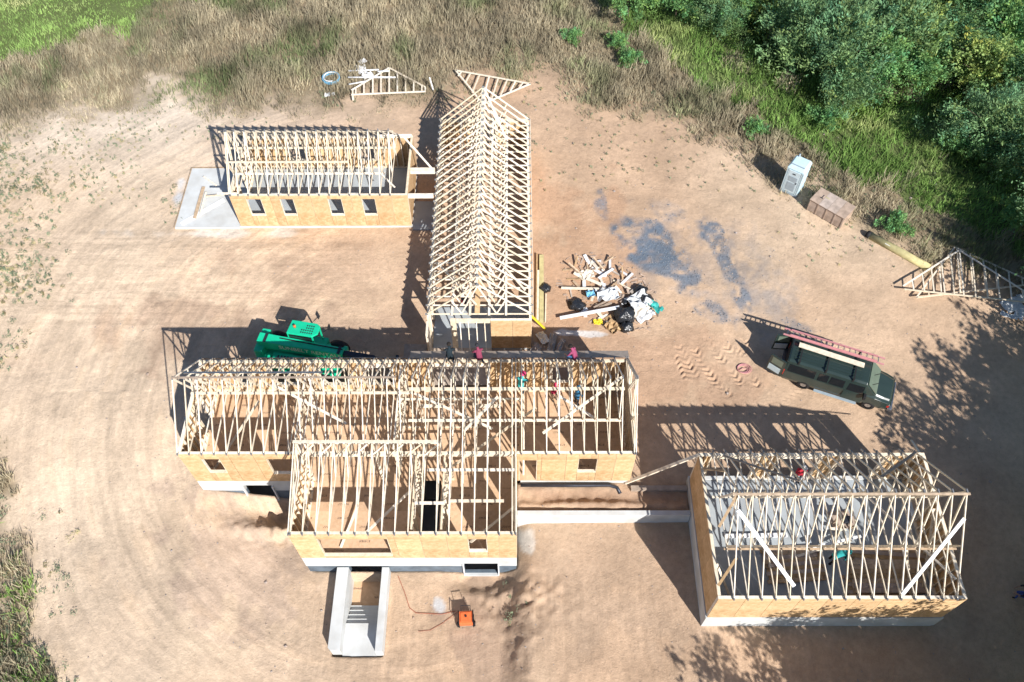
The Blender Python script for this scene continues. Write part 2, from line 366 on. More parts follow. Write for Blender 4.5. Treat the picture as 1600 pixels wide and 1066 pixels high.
me.polygons.add(len(q)); me.polygons.foreach_set('loop_start', np.arange(0, q.size, 4, dtype=np.int32)); me.polygons.foreach_set('use_smooth', np.ones(len(q), bool))
at = me.color_attributes.new('albedo', 'FLOAT_COLOR', 'POINT')
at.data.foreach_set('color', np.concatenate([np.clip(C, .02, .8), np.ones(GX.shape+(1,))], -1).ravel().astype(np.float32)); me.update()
gm = bpy.data.materials.new('site_soil'); gm.use_nodes = True; n, l = gm.node_tree.nodes, gm.node_tree.links
mk = me.color_attributes.new('wear', 'FLOAT_COLOR', 'POINT'); ewm = np.clip(sstep(640, 500, PX)*sstep(330, 380, PY)*sstep(560, 480, PY)+sstep(830, 900, PX)*sstep(1250, 1000, PX)*sstep(640, 540, PY)*sstep(480, 560, PY)*.8, 0, 1)*front
nsm = np.clip(sstep(10.5, 9, GY-4.5)*sstep(-13, -9, GX)*sstep(19, 10, GX), 0, 1)*front
mk.data.foreach_set('color', np.stack([west*(1-veg), ewm, nsm*(1-veg), np.ones_like(west)], -1).ravel().astype(np.float32))
b = n['Principled BSDF']; b.inputs['Roughness'].default_value = .95; b.inputs['Specular IOR Level'].default_value = .1
a = n.new('ShaderNodeAttribute'); a.attribute_name = 'albedo'; tc = n.new('ShaderNodeTexCoord')
n1 = n.new('ShaderNodeTexNoise'); n1.inputs['Scale'].default_value = 3.2; n1.inputs['Detail'].default_value = 10; n1.inputs['Roughness'].default_value = .8
n2 = n.new('ShaderNodeTexNoise'); n2.inputs['Scale'].default_value = .35; n2.inputs['Detail'].default_value = 5
vo = n.new('ShaderNodeTexVoronoi'); vo.inputs['Scale'].default_value = 5.5
for k in (n1, n2, vo): l.new(tc.outputs['Object'], k.inputs['Vector'])
mr = n.new('ShaderNodeMapRange'); mr.inputs[1].default_value = .3; mr.inputs[2].default_value = .7; mr.inputs[3].default_value = .76; mr.inputs[4].default_value = 1.15; l.new(n1.outputs[0], mr.inputs[0])
mr2 = n.new('ShaderNodeMapRange'); mr2.inputs[1].default_value = .3; mr2.inputs[2].default_value = .7; mr2.inputs[3].default_value = .85; mr2.inputs[4].default_value = 1.13; l.new(n2.outputs[0], mr2.inputs[0])
mu = n.new('ShaderNodeMath'); mu.operation = 'MULTIPLY'; l.new(mr.outputs[0], mu.inputs[0]); l.new(mr2.outputs[0], mu.inputs[1])
wa = n.new('ShaderNodeAttribute'); wa.attribute_name = 'wear'; ws = n.new('ShaderNodeSeparateColor'); l.new(wa.outputs['Color'], ws.inputs[0])
def MT(op, x, y, z=None):
    k = n.new('ShaderNodeMath'); k.operation = op
    for i_, v_ in enumerate((x, y, z)):
        if v_ is None: continue
        if isinstance(v_, (int, float)): k.inputs[i_].default_value = v_
        else: l.new(v_, k.inputs[i_])
    return k.outputs[0]
sub = n.new('ShaderNodeVectorMath'); sub.operation = 'SUBTRACT'; sub.inputs[1].default_value = (-6, 24.5, 0); l.new(tc.outputs['Object'], sub.inputs[0])
flat = n.new('ShaderNodeVectorMath'); flat.operation = 'MULTIPLY'; flat.inputs[1].default_value = (1, 1, 0); l.new(sub.outputs[0], flat.inputs[0])
ln = n.new('ShaderNodeVectorMath'); ln.operation = 'LENGTH'; l.new(flat.outputs[0], ln.inputs[0])
rad = MT('ADD', ln.outputs['Value'], MT('MULTIPLY', n2.outputs[0], .7))
def streak(vec_from, scale):
    cv = n.new('ShaderNodeCombineXYZ'); l.new(vec_from, cv.inputs[0]); nn = n.new('ShaderNodeTexNoise'); nn.inputs['Scale'].default_value = scale; nn.inputs['Detail'].default_value = 5; nn.inputs['Roughness'].default_value = .75
    jit = MT('MULTIPLY', n2.outputs[0], 2.0); l.new(jit, cv.inputs[1]); l.new(cv.outputs[0], nn.inputs['Vector']); return nn.outputs[0]
sx = n.new('ShaderNodeSeparateXYZ'); l.new(tc.outputs['Object'], sx.inputs[0])
s1 = streak(rad, 2.6); s2 = streak(MT('ADD', sx.outputs[1], MT('MULTIPLY', n2.outputs[0], .8)), 2.8); s3 = streak(MT('ADD', sx.outputs[0], MT('MULTIPLY', n2.outputs[0], .8)), 2.8)
c5 = lambda o_: MT('SUBTRACT', o_, .5)
st = MT('ADD', MT('MULTIPLY', MT('MULTIPLY', c5(s1), .75), ws.outputs[0]), MT('ADD', MT('MULTIPLY', c5(s2), ws.outputs[1]), MT('MULTIPLY', MT('MULTIPLY', c5(s3), ws.outputs[2]), .7)))
n4 = n.new('ShaderNodeTexNoise'); n4.inputs['Scale'].default_value = 9; n4.inputs['Detail'].default_value = 6; n4.inputs['Roughness'].default_value = .8; l.new(tc.outputs['Object'], n4.inputs['Vector'])
speck = MT('GREATER_THAN', n4.outputs[0], .665)
tone = MT('MULTIPLY', MT('MULTIPLY', mu.outputs[0], MT('ADD', MT('MULTIPLY', st, 1.1), 1.0)), MT('SUBTRACT', 1.0, MT('MULTIPLY', speck, .32)))
vm = n.new('ShaderNodeVectorMath'); vm.operation = 'SCALE'; l.new(a.outputs['Color'], vm.inputs[0]); l.new(tone, vm.inputs['Scale'])
l.new(vm.outputs[0], b.inputs['Base Color'])
bp = n.new('ShaderNodeBump'); bp.inputs['Distance'].default_value = .07; bp.inputs['Strength'].default_value = .9; l.new(MT('ADD', n1.outputs[0], MT('ADD', MT('MULTIPLY', st, .25), MT('MULTIPLY', n4.outputs[0], .6))), bp.inputs['Height'])
l.new(bp.outputs[0], b.inputs['Normal']); me.materials.append(gm)
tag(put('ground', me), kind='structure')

# ------------------------------------------------------------------ building helpers
LW, LD = .04, .09
def truss(parent, members):
    """members: list of (name, p, q) in the y-z plane at x = 0; returns the Empty"""
    e = empty('roof_truss', parent=parent)
    for nm, p, q in members:
        beam(nm, (0, *p), (0, *q), LW, LD if nm != 'web' else .09, M['lumber'], e)
    plates(e, members, lambda p: (0, *p), (LW+.008, .17, .13))
    return e
def plates(e, members, f, sz):
    tops = [m_ for m_ in members if m_[0] == 'top_chord']; bot = [m_ for m_ in members if m_[0] == 'bottom_chord'][0]
    for p in (bot[1], bot[2], tops[0][2]):
        c = Vector(f(p)); h = Vector(sz)/2; box('connector_plate', c-h, c+h, M['plate'], e)
def copy_tree(o, parent):
    c = o.copy(); COL.objects.link(c); c.parent = parent
    for ch in list(o.children): copy_tree(ch, c)
    return c
def run(parent, members, offsets, place):
    t0 = None
    for i, u in enumerate(offsets):
        if t0 is None: t0 = truss(parent, members); t = t0
        else: t = copy_tree(t0, parent)
        place(t, u)
def fink(y0, y1, z, rise, over=.3, few=False, so=.03):
    c = (y0+y1)/2; h = (y1-y0)/2; s = rise/h; T = lambda y: z+.06+rise-abs(y-c)*s
    L = y1-y0
    mm = [('top_chord', (y0-so, T(y0-so)), (c, T(c))), ('top_chord', (c, T(c)), (y1+over, T(y1+over))), ('bottom_chord', (y0, z+.06), (y1, z+.06))]
    b1, b2 = y0+L/3, y1-L/3
    for p, q2 in ([(c, b2), (b2, y1-L*.25)] if few else [((y0+L*.25), b1), (b1, c), (c, b2), (b2, y1-L*.25)]):
        tz = lambda y: (T(y)-.08 if abs(y-b1) > .01 and abs(y-b2) > .01 else z+.1)
        mm.append(('web', (p, tz(p)), (q2, tz(q2))))
    return mm
def wall(parent, p0, p1, z0, h, ops=(), out=1, sheath=True, dbl=True, thick=.14, stud=True):
    """stud wall from p0 to p1 (outer stud face), sheathed on the side out (+1 = right of the direction)"""
    p0, p1 = Vector((*p0, z0)), Vector((*p1, z0)); d = (p1-p0); L = d.length; ang = math.atan2(d.y, d.x)
    e = empty('wall', p0, ang, parent); s = out      # local: x along, y into the wall
    ya, yb = (0, thick*s)
    zb, zt = .04, h-.08
    blocked = lambda u: [o for o in ops if o[0]-.02 < u < o[1]+.02]
    if stud:
        us = list(np.arange(.02, L, .4064))+[L-.02]
        for o in ops: us += [o[0]-.06, o[1]+.06]
        for u in us:
            if u < 0 or u > L: continue
            bl = blocked(u)
            if not bl: box('stud', (u-.02, ya, zb), (u+.02, yb, zt), M['lumber'], e)
            else:
                o = bl[0]
                if o[2]-z0-.04 > zb+.1: box('stud', (u-.02, ya, zb), (u+.02, yb, o[2]-z0-.04), M['lumber'], e)
                if zt-(o[3]-z0+.24) > .08: box('stud', (u-.02, ya, o[3]-z0+.24), (u+.02, yb, zt), M['lumber'], e)
    cuts = sorted([o for o in ops if o[2] <= z0+.05]); u = 0
    for o in cuts:
        box('bottom_plate', (u, ya, 0), (o[0], yb, .04), M['lumber'], e); u = o[1]
    if L-u > .05: box('bottom_plate', (u, ya, 0), (L, yb, .04), M['lumber'], e)
    box('top_plate', (0, ya, h-.08), (L, yb, h-.042), M['lumber'], e); box('top_plate', (.002, ya, h-.04), (L-.002, yb, h), M['lumber'], e)
    for o in ops:
        zt_o = min(o[3]-z0, h-.1); hh = min(.24, h-.082-zt_o)
        if hh > .03: box('header', (o[0]-.04, ya+.002*s, zt_o), (o[1]+.04, yb-.002*s, zt_o+hh-.002), M['lumber'], e)
        if o[2] > z0+.05: box('window_sill', (o[0], ya-.02*s, o[2]-z0-.04), (o[1], yb, o[2]-z0), M['lumber'], e)
        for uu in (o[0]+.012, o[1]-.012): box('window_jamb', (uu-.012, ya-.004*s, max(o[2]-z0, .04)), (uu+.012, yb, zt_o), M['lumber'], e)
    if sheath:
        xsx = sorted(set([0, L]+[k*1.22 for k in range(1, int(L/1.22)+1) if L-k*1.22 > .15]))
        zc = sorted(set([-.02, min(2.44, h), h] if h > 2.6 else [-.02, h]))
        for a0, a1 in zip(xsx[:-1], xsx[1:]):
            sub = sorted(set([a0, a1]+[o[k] for o in ops for k in (0, 1) if a0+.02 < o[k] < a1-.02]))
            for b0, b1 in zip(sub[:-1], sub[1:]):
                mid = (b0+b1)/2; bl = blocked(mid)
                spans = []
                for c0, c1 in zip(zc[:-1], zc[1:]):
                    if not bl: spans.append((c0, c1))
                    else:
                        o = bl[0]
                        if o[2]-z0 > c0+.03: spans.append((c0, min(c1, o[2]-z0)))
                        if o[3]-z0 < c1-.03: spans.append((max(c0, o[3]-z0), c1))
                for c0, c1 in spans:
                    if c1-c0 > .03: box('osb_panel', (b0+.008, -.004*s, c0+.007), (b1-.008, -.016*s, c1-.007), M['osb'], e)
    return e
def floor_panels(parent, x0, y0, x1, y1, z, m, name='floor_panel', px=2.44, py=1.22, hole=None):
    j = 0; y = y0
    while y < y1-.02:
        yy = min(y+py, y1); x = x0-(px/2 if j % 2 else 0)
        while x < x1-.02:
            a, bb = max(x, x0), min(x+px, x1)
            segs = [(a, bb)]
            if hole and hole[1] < yy and hole[3] > y:
                segs = [(a, min(bb, hole[0])), (max(a, hole[2]), bb)]
            for p, q_ in segs:
                if q_-p > .05: box(name, (p+.002, y+.002, z-.02), (q_-.002, yy-.002, z), m, parent)
            x += px
        y += py; j += 1

# ------------------------------------------------------------------ the middle house with its south wing
x0, x1, y0, y1, zf, zp = -16.6, 5.86, 18.83, 24.3, .13, 3.2
hs = thing('framed_house', 'long open framed middle house with a low south wing and rafters still bare of sheathing', 'unfinished house', (0, 0, 0))
floor_panels(hs, x0, y0, x1, y1, zf, M['osb_floor']); floor_panels(hs, -10.6, 14.72, 0, y0, zf, M['osb_floor'], hole=(-4.75, 15.2, -3.9, 18.6))
mb = MB()                                   # concrete foundation walls with their openings, thin upper band proud of the coated lower one
def fnd(mb_, a, b, z0, z1, t=.2, ops=()):
    a, b = Vector((*a, 0)), Vector((*b, 0)); d = b-a
    if abs(d.y) > abs(d.x): a, b = a+d.normalized()*.006, b-d.normalized()*.006
    d = b-a; L = d.length; mx = Matrix.Translation(a) @ Matrix.Rotation(math.atan2(d.y, d.x), 4, 'Z')
    us = [0]+[k for o in ops for k in (o[0], o[1])]+[L]
    for i in range(0, len(us), 2):
        if us[i+1]-us[i] > .02: mb_.box((us[i], 0, z0), (us[i+1], t, z1), mx)
    for o in ops:
        if z1-o[3] > .02: mb_.box((o[0], 0, o[3]), (o[1], t, z1), mx)
        if o[2]-z0 > .02: mb_.box((o[0], 0, z0), (o[1], t, o[2]), mx)
zt = zf-.025
fnd(mb, (x0, y0), (-10.6, y0), -1.1, zt, ops=[(2.25, 3.75, -2.1, -.45)]); fnd(mb, (5.86, y1), (x0, y1), -1.2, zt); fnd(mb, (x0, y1), (x0, y0), -1.1, zt); fnd(mb, (5.86, y0), (5.86, y1), -1.2, zt); fnd(mb, (.2, y0), (5.66, y0), -.9, zt)
fnd(mb, (-10.6, 14.72), (0, 14.72), -1.1, zt, ops=[(7.95, 9.65, -2.2, -.75)]); fnd(mb, (-10.6, y0-.002), (-10.6, 14.72), -1.1, zt); fnd(mb, (0, 14.722), (0, y0-.002), -1.1, zt)
mb.build('foundation', M['concrete'], hs)
mb = MB(); k = .025
for a_, b_, ops in [((x0+k, y0+k), (-10.6, y0+k), [(2.25-k, 3.75-k, -2.1, -1.05)]), ((-10.6+k, 14.72+k), (-k, 14.72+k), [(2.1, 3.75, -3.2, -1.05), (7.95-k, 9.65-k, -2.2, -1.05)]), ((-10.6+k, y0), (-10.6+k, 14.72+k), []), ((-k, 14.72+k), (-k, y0), []), ((x0+k, y1), (x0+k, y0+k), [])]:
    fnd(mb, a_, b_, -3.4, -1.102, .18, ops)
mb.build('basement_wall', M['damp'], hs)
for xa, xb, yy, zb in [(-14.35, -12.85, y0, -2.1), (-2.65, -.95, 14.72, -2.2)]:
    f = empty('window_buck', parent=hs)
    box('sill', (xa-.05, yy-.12, zb-.12), (xb+.05, yy+.2, zb-.002), M['concrete'], f)
    box('jamb', (xa-.06, yy-.1, zb), (xa-.002, yy+.15, -.45 if yy > 15 else -.75), M['white'], f); box('jamb', (xb+.002, yy-.1, zb), (xb+.06, yy+.15, -.45 if yy > 15 else -.75), M['white'], f)
box('basement_floor', (x0+.3, y0+.3, -3.1), (5.5, y1-.3, -3.0), M['slab'], hs); box('basement_floor', (-10.3, 15, -3.102), (-.3, y0+.28, -3.002), M['slab'], hs)
hh = zp-zf
wall(hs, (x0, y0), (-10.62, y0), zf, hh, [(1.0, 1.9, 1.15, 2.66), (4.2, 5.7, 1.0, 2.66)], 1)
wall(hs, (.02, y0), (x1, y0), zf, hh, [(.1, 1.0, zf, 2.5), (3.05, 4.0, 1.15, 2.66)], 1)
wall(hs, (x1, y0+.15), (x1, y1-.15), zf, hh, (), 1)
wall(hs, (x1, y1), (x0, y1), zf, hh, [(x1-2.9, x1-1.9, 1.1, 2.6), (x1+1.6, x1+4.5, zf, 2.6), (x1+6.7, x1+8.1, .9, 2.6), (x1+9.0, x1+10.6, .9, 2.6), (x1+11.9, x1+13.1, .9, 2.6), (x1+14.3, x1+15.0, .9, 2.6)], 1)
wall(hs, (x0, y1-.15), (x0, y0+.15), zf, hh, [(1.6, 2.6, zf, 2.4)], 1)
wall(hs, (-10.6, 14.72), (0, 14.72), zf, hh, [(1.2, 4.55, .42, 2.62), (8.3, 9.2, .95, 2.6)], 1)
wall(hs, (-10.6, y0-.15), (-10.6, 14.72+.15), zf, hh, (), 1)
wall(hs, (0, 14.72+.15), (0, y0-.15), zf, hh, [(1.2, 2.0, 1.1, 2.6)], 1)
# the open bearing line between house and wing: beam on posts, inner partitions
box('bearing_beam', (-10.58, y0, zp-.3), (-.02, y0+.14, zp-.002), M['lumber'], hs)
for u in (-10.5, -6.9, -4.9, -3.3, -.12): box('post', (u-.07, y0, zf), (u+.07, y0+.14, zp-.302), M['lumber'], hs)
for a_, b_, ops in [((-4.85, 15.0), (-4.85, 18.7), [(1.0, 1.9, zf, 2.3)]), ((-3.55, 18.7), (-3.55, 15.0), []), ((-6.0, y0+.3), (-6.0, y1-.3), [(1.5, 2.5, zf, 2.3)]), ((-11.0, y1-.3), (-11.0, y0+.3), [(2.2, 3.3, zf, 2.3)]), ((-5.9, 21.9), (.2, 21.9), [(1, 2, zf, 2.3), (4, 5, zf, 2.3)]), ((.4, y0+.3), (.4, y1-.3), [(2, 3, zf, 2.3)])]:
    wall(hs, a_, b_, zf, hh-.02, ops, 1, sheath=False, thick=.09)
rise = 2.58
place_x = lambda t, u: setattr(t, 'location', (u, 0, 0))
# webs, chords of the house roof; long half trusses over the east of the wing; low mono trusses over its west
run(hs, fink(y0, y1, zp, rise, .15, True), [x0+.03]+list(np.arange(-16.0, -3.9, .61)), place_x)
run(hs, fink(y0, y1, zp, rise, .15), list(np.arange(.25, 5.5, .61))+[x1-.03, x1-.12], place_x)
yc = (y0+y1)/2; sl = (rise)/(yc-14.72); TS = lambda y: zp+.06+(y-14.72)*sl; TN = lambda y: zp+.06+rise-(y-yc)*rise/(y1-yc)
long_t = [('top_chord', (14.69, TS(14.69)), (yc, TS(yc))), ('top_chord', (yc, TN(yc)), (y1+.15, TN(y1+.15))), ('bottom_chord', (14.72, zp+.06), (y1, zp+.06))]
for a_, b_ in [(16.2, 17.2), (17.2, 18.4), (18.4, 19.6), (19.6, 20.4), (20.4, 21.57), (21.57, 22.4), (22.4, 23.1)]:
    up = lambda y, k: (TS(y) if y < yc else TN(y))-.08 if k else zp+.1
    i = [16.2, 17.2, 18.4, 19.6, 20.4, 21.57, 22.4].index(a_); long_t.append(('web', (a_, up(a_, i % 2 == 0)), (b_, up(b_, i % 2 == 1))))
run(hs, long_t, list(np.arange(-3.72, -.1, .585))+[-.03], place_x)
MR = 1.38; TM = lambda y: zp+.06+(y-14.72)*MR/(y0-.1-14.72)
mono = [('top_chord', (14.69, TM(14.69)), (y0-.1, TM(y0-.1))), ('bottom_chord', (14.72, zp+.06), (y0-.1, zp+.06)), ('web', (y0-.1, zp+.1), (y0-.1, TM(y0-.1)-.06))]
for a_, b_ in [(16.2, 17.0), (17.6, 18.6)]:
    i = [15.6, 16.2, 17.0, 17.6].index(a_); up = lambda y, k: TM(y)-.08 if k else zp+.1
    mono.append(('web', (a_, up(a_, i % 2 == 0)), (b_, up(b_, i % 2 == 1))))
run(hs, mono, [-10.56, -10.46]+list(np.arange(-9.9, -3.9, .61)), place_x)
def roof_board(parent, x_a, x_b, y, z, wd=.14, m=None): beam('brace', (x_a, y, z), (x_b, y, z), wd, .045, m or M['lumber'], parent)
roof_board(hs, -10.6, -3.7, y0-.12, TM(y0-.1)+.1); roof_board(hs, -10.6, -3.75, y0+.35, zp+.52)
TH = lambda y: zp+.06+rise-abs(y-yc)*rise/(yc-y0)
for k in range(8): beam('brace', (-10.5+k*.85, y0-.2, zp+.15), (-10.5+(k+1)*.85, y0-.2, TM(y0)-.1), .04, .09, M['lumber'], hs)
roof_board(hs, -5.4, 5.3, yc-.05, zp+rise-.9, .16); roof_board(hs, -5.4, 5.3, 20.6, zp+.15); roof_board(hs, x0, -5.3, 22.2, zp+.15); roof_board(hs, -16.3, -9.5, yc+.6, TH(yc+.6)+.1, .1)
roof_board(hs, -4.3, -.1, 17.9, zp+.15); roof_board(hs, -3.2, -.6, 16.3, zp+.15); roof_board(hs, -4.8, -3.4, 16.2, zp+.14)
for a_, b_ in [((-5.2, 22.2, 3.3), (-1.2, 20.2, 3.2)), ((5.2, 22.0, 5.2), (1.3, 19.9, 3.3)), ((-.9, 21.0, 5.0), (-2.6, 20.0, 3.35)), ((2.2, 22.0, 3.3), (3.9, 20.8, 3.2)), ((-12.5, 22.7, 3.35), (-8.5, 20.5, 3.2)), ((-3.6, 19.3, .4), (1, 21.4, 3.2)), ((-7.5, 16.0, .2), (-4.9, 17.4, 2.6)), ((-2.6, 15.2, .2), (-.1, 16.2, 2.9)), ((-15.8, 19.4, .2), (-13.2, 22.0, 2.9)), ((-8.7, 15.2, .2), (-8.0, 17.3, .5))]:
    beam('brace', a_, b_, .13, .04, M['lumber'], hs)
# first row of roof sheathing on the north slope, shade put into its grey colour and tilt
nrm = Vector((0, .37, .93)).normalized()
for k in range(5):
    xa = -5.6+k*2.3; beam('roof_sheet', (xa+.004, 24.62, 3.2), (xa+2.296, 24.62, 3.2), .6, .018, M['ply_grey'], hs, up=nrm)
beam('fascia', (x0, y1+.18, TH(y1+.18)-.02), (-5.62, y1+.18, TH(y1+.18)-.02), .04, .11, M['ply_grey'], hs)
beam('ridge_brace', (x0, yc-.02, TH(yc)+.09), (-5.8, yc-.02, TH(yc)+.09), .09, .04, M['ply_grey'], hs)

# ------------------------------------------------------------------ the garage in the south-east
ga = thing('framed_garage', 'square garage frame in the southeast with a pale slab and open fink trusses', 'unfinished garage')
x0, x1, y0, y1, zf, zp = 8.89, 19.86, 11.72, 18.85, .49, 3.2
box('slab', (x0+.16, y0+.16, .30), (x1-.16, y1-.16, .40), M['slab'], ga)
mb = MB(); k = .06
for a_, b_ in [((x0-k, y0-k), (x1+k, y0-k)), ((x1+k, y0-k+.2), (x1+k, y1+k-.2)), ((x1+k, y1+k), (x0-k, y1+k)), ((x0-k, y1+k-.2), (x0-k, y0-k+.2))]:
    fnd(mb, a_, b_, -1.6, zf-.02, .2, [(2.0, 4.0, -1.6, .38), (5.0, 7, -1.6, .38), (8., 10.3, -1.6, .38)] if a_[1] > 18 and b_[1] > 18 else ())
mb.build('foundation', M['concrete'], ga)
gh = zp-zf
wall(ga, (x0, y0), (x1, y0), zf, gh, (), 1); wall(ga, (x1, y0+.15), (x1, y1-.15), zf, gh, [(4.6, 5.6, zf, 2.6)], 1)
L = x1-x0
wall(ga, (x1, y1), (x0, y1), zf, gh, [(x1-18.03, x1-15.9, zf, 2.85), (x1-14.9, x1-12.86, zf, 2.85), (x1-11.86, x1-9.58, zf, 2.85)], 1)
wall(ga, (x0, y1-.15), (x0, y0+.15), zf, gh, (), 1)
grise = 3.42; gc = (y0+y1)/2
run(ga, fink(y0, y1, zp, grise), list(np.arange(9.57, 19.5, .613))+[], place_x)
TG = lambda y: zp+.06+grise-abs(y-gc)*grise/(gc-y0)
roof_board(ga, 9.3, 19.5, gc-.12, TG(gc)-.02, .1, M['lumber_old']); roof_board(ga, 9.2, 19.5, gc-1.65, zp+1.0, .09, M['lumber_old']); roof_board(ga, 9.2, 19.6, gc+1.2, zp+.16, .1)
P1, N1 = (0, y0, TG(y0)+.1), (0, -grise, gc-y0)       # the south slope
def on_slope(a_, b_, wd, m): 
    p, q_ = GP(*a_, P1, (0, -grise, gc-y0)), GP(*b_, P1, (0, -grise, gc-y0)); beam('brace', p, q_, wd, .045, m, ga, up=(0, -.69, .72))
on_slope((1153, 797), (1241, 916), .17, M['white']); on_slope((1410, 929), (1507, 810), .16, M['white'])
P2 = (0, y1, TG(y1)+.1)
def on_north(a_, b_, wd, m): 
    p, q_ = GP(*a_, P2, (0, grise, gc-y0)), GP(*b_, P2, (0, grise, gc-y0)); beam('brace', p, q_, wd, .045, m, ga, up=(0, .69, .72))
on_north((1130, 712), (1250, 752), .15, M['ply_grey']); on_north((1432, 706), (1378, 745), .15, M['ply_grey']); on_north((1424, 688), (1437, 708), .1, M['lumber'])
beam('brace', (9.6, gc, TG(gc)), (8.95, gc-.9, zp+1.7), .12, .04, M['lumber_old'], ga); beam('brace', (9.6, gc-2.2, zp+1.4), (8.95, gc-3, zp+.1), .12, .04, M['lumber_old'], ga); beam('brace', (9.7, gc+2, zp+1.3), (8.95, gc+2.7, zp+.1), .12, .04, M['lumber_old'], ga)
for p, q_ in [((19.3, 13, .5), (19.6, 16, 3.1)), ((18.6, 12.4, .5), (17.9, 14.6, 3.1)), ((10.2, 12.3, .5), (9.1, 13.4, 2.9)), ((13.5, 14.6, .5), (16.3, 15.3, .9)), ((17.4, 18.2, .5), (19.6, 12.6, 3.2))]:
    beam('brace', p, q_, .12, .04, M['lumber'], ga)

# ------------------------------------------------------------------ the long hall in the north
hl = thing('framed_hall', 'long north south hall under closely set rafters with an open south end', 'unfinished hall')
x0, x1, y0, y1, zf, zp = -4.92, .84, 27.15, 43.15, .02, 2.71
xc = (x0+x1)/2; hrise = 2.62
box('slab', (x0+.15, y0, -.2), (x1-.15, y1-.15, zf), M['slab'], hl)
box('foundation', (x0-.05, y0-.02, -.9), (x1+.05, y1+.05, -.202), M['concrete'], hl)
floor_panels(hl, x0+.1, 24.65, -1.4, y0-.02, zf+.02, M['ply_grey'], 'deck_board', 1.22, 2.6)  # shade of the passage put into the grey deck colour
hh = zp-zf
wall(hl, (x1, y0+.15), (x1, y1-.15), zf, hh, [(2.0, 3.0, .9, 2.3), (6, 7, .9, 2.3), (10.5, 11.5, .9, 2.3)], 1)
wall(hl, (x1, y1), (x0, y1), zf, hh, [(2.2, 3.4, zf, 2.2)], 1)
wall(hl, (x0, y1-.15), (x0, y0+.15), zf, hh, [(1.5, 2.5, zf, 2.2), (8.1, 10.1, zf, 2.2), (12.0, 13.1, zf, 2.2), (13.9, 15.0, zf, 2.2)], 1)
wall(hl, (-1.42, y0), (x1, y0), zf, hh, (), 1)
box('header_beam', (-3.3, y0, zp-.25), (-1.44, y0+.14, zp), M['lumber'], hl); box('post', (-3.62, y0-.02, zf), (-3.32, y0+.16, zp), M['lumber'], hl)
box('end_post', (x0, 26.2, zf), (x0+.12, y0-.02, zp), M['lumber'], hl); box('end_post', (x0+.002, 24.7, zf), (x0+.1, 25.2, 2.2), M['osb'], hl)
for k in range(4): beam('joist', (-3.1+k*.45, y0+.1, zp-.1), (-3.0+k*.45, 25.9, .5+.3*k), .05, .1, M['lumber'], hl)
TX = lambda x: zp+.06+hrise-abs(x-xc)*hrise/(xc-x0)
hw = [(('top_chord'), (x0-.05, TX(x0-.05)), (xc, TX(xc))), ('top_chord', (xc, TX(xc)), (x1+.05, TX(x1+.05))), ('bottom_chord', (x0, zp+.06), (x1, zp+.06))]
Lx = x1-x0; b1, b2 = x0+Lx/3, x1-Lx/3
hw += [('web', (x0+Lx/4, TX(x0+Lx/4)-.08), (b1, zp+.1)), ('web', (b1, zp+.1), (xc, TX(xc)-.1)), ('web', (xc, TX(xc)-.1), (b2, zp+.1)), ('web', (b2, zp+.1), (x1-Lx/4, TX(x1-Lx/4)-.08))]
def place_h(t, u): t.location = (0, u, 0); t.rotation_euler = (0, 0, 0)
# the same truss kit turned to span east-west
def truss_x(parent, members):
    e = empty('roof_truss', parent=parent)
    for nm, p, q_ in members: beam(nm, (p[0], 0, p[1]), (q_[0], 0, q_[1]), LW, LD if nm != 'web' else .08, M['lumber'], e)
    plates(e, members, lambda p: (p[0], 0, p[1]), (.17, LW+.008, .13))
    return e
t0 = truss_x(hl, hw); first = True
for u in np.arange(27.55, 43.2, .6):
    t = t0 if first else copy_tree(t0, hl); first = False; place_h(t, float(u))
for xx, wd in ((xc-.5, .13), (xc+.55, .13), (x0+1.4, .12), (x1-1.4, .12)): beam('brace', (xx, 27.4, zp+.15), (xx, 43.1, zp+.15), wd, .04, M['lumber'], hl)
beam('ridge_brace', (xc-.04, 27.5, TX(xc)-.12), (xc-.04, 43.1, TX(xc)-.12), .12, .04, M['lumber'], hl)
beam('catwalk', (xc-.1, 27.5, zp+.2), (xc-.1, 36, zp+.2), .28, .04, M['osb'], hl)
for xx, s in ((x1+.09, -1),): beam('fascia', (xx, 27.5, TX(xx)-.02), (xx, 43.2, TX(xx)-.02), .04, .13, M['lumber'], hl)
for p, q_ in [((xc+1.4, 40, TX(xc+1.4)), (xc+.1, 43, TX(xc+.1))), ((-2.3, 33, 3), (.5, 29, 3)), ((-4.5, 31, 3), (-2.2, 28, 3))]: beam('brace', p, q_, .12, .04, M['lumber'], hl)

# ------------------------------------------------------------------ the small house in the north-west
ct = thing('framed_cottage', 'small northwest house frame with four south windows beside a bare patio slab', 'unfinished house')
x0, x1, y0, y1, zf, zp = -17.28, -6.53, 36.05, 41.2, .5, 3.2
box('slab', (x0+.15, y0+.15, .2), (x1-.15, y1-.15, zf), M['slab'], ct)
mb = MB(); fnd(mb, (x0-.05, y0-.06), (x1+.05, y0-.06), -.3, zf-.02); fnd(mb, (x1+.05, y0+.14), (x1+.05, y1-.15), -.3, zf-.02); fnd(mb, (x1+.05, y1+.05), (x0-.05, y1+.05), -.3, zf-.02); fnd(mb, (x0-.05, y1-.15), (x0-.05, y0+.14), -.3, zf-.02)
mb.build('foundation', M['concrete'], ct)
hh = zp-zf
wall(ct, (x0, y0), (x1, y0), zf, hh, [(.95, 1.85, 1.47, 2.88), (2.98, 3.8, 1.47, 2.88), (5.88, 6.72, 1.47, 2.88), (7.93, 8.75, 1.47, 2.88)], 1)
wall(ct, (x1, y0+.15), (x1, y1-.15), zf, hh, (), 1)
wall(ct, (x1, y1), (x0, y1), zf, hh, [(2.6, 3.5, 1.2, 2.6), (7.1, 8.1, 1.2, 2.6)], 1)
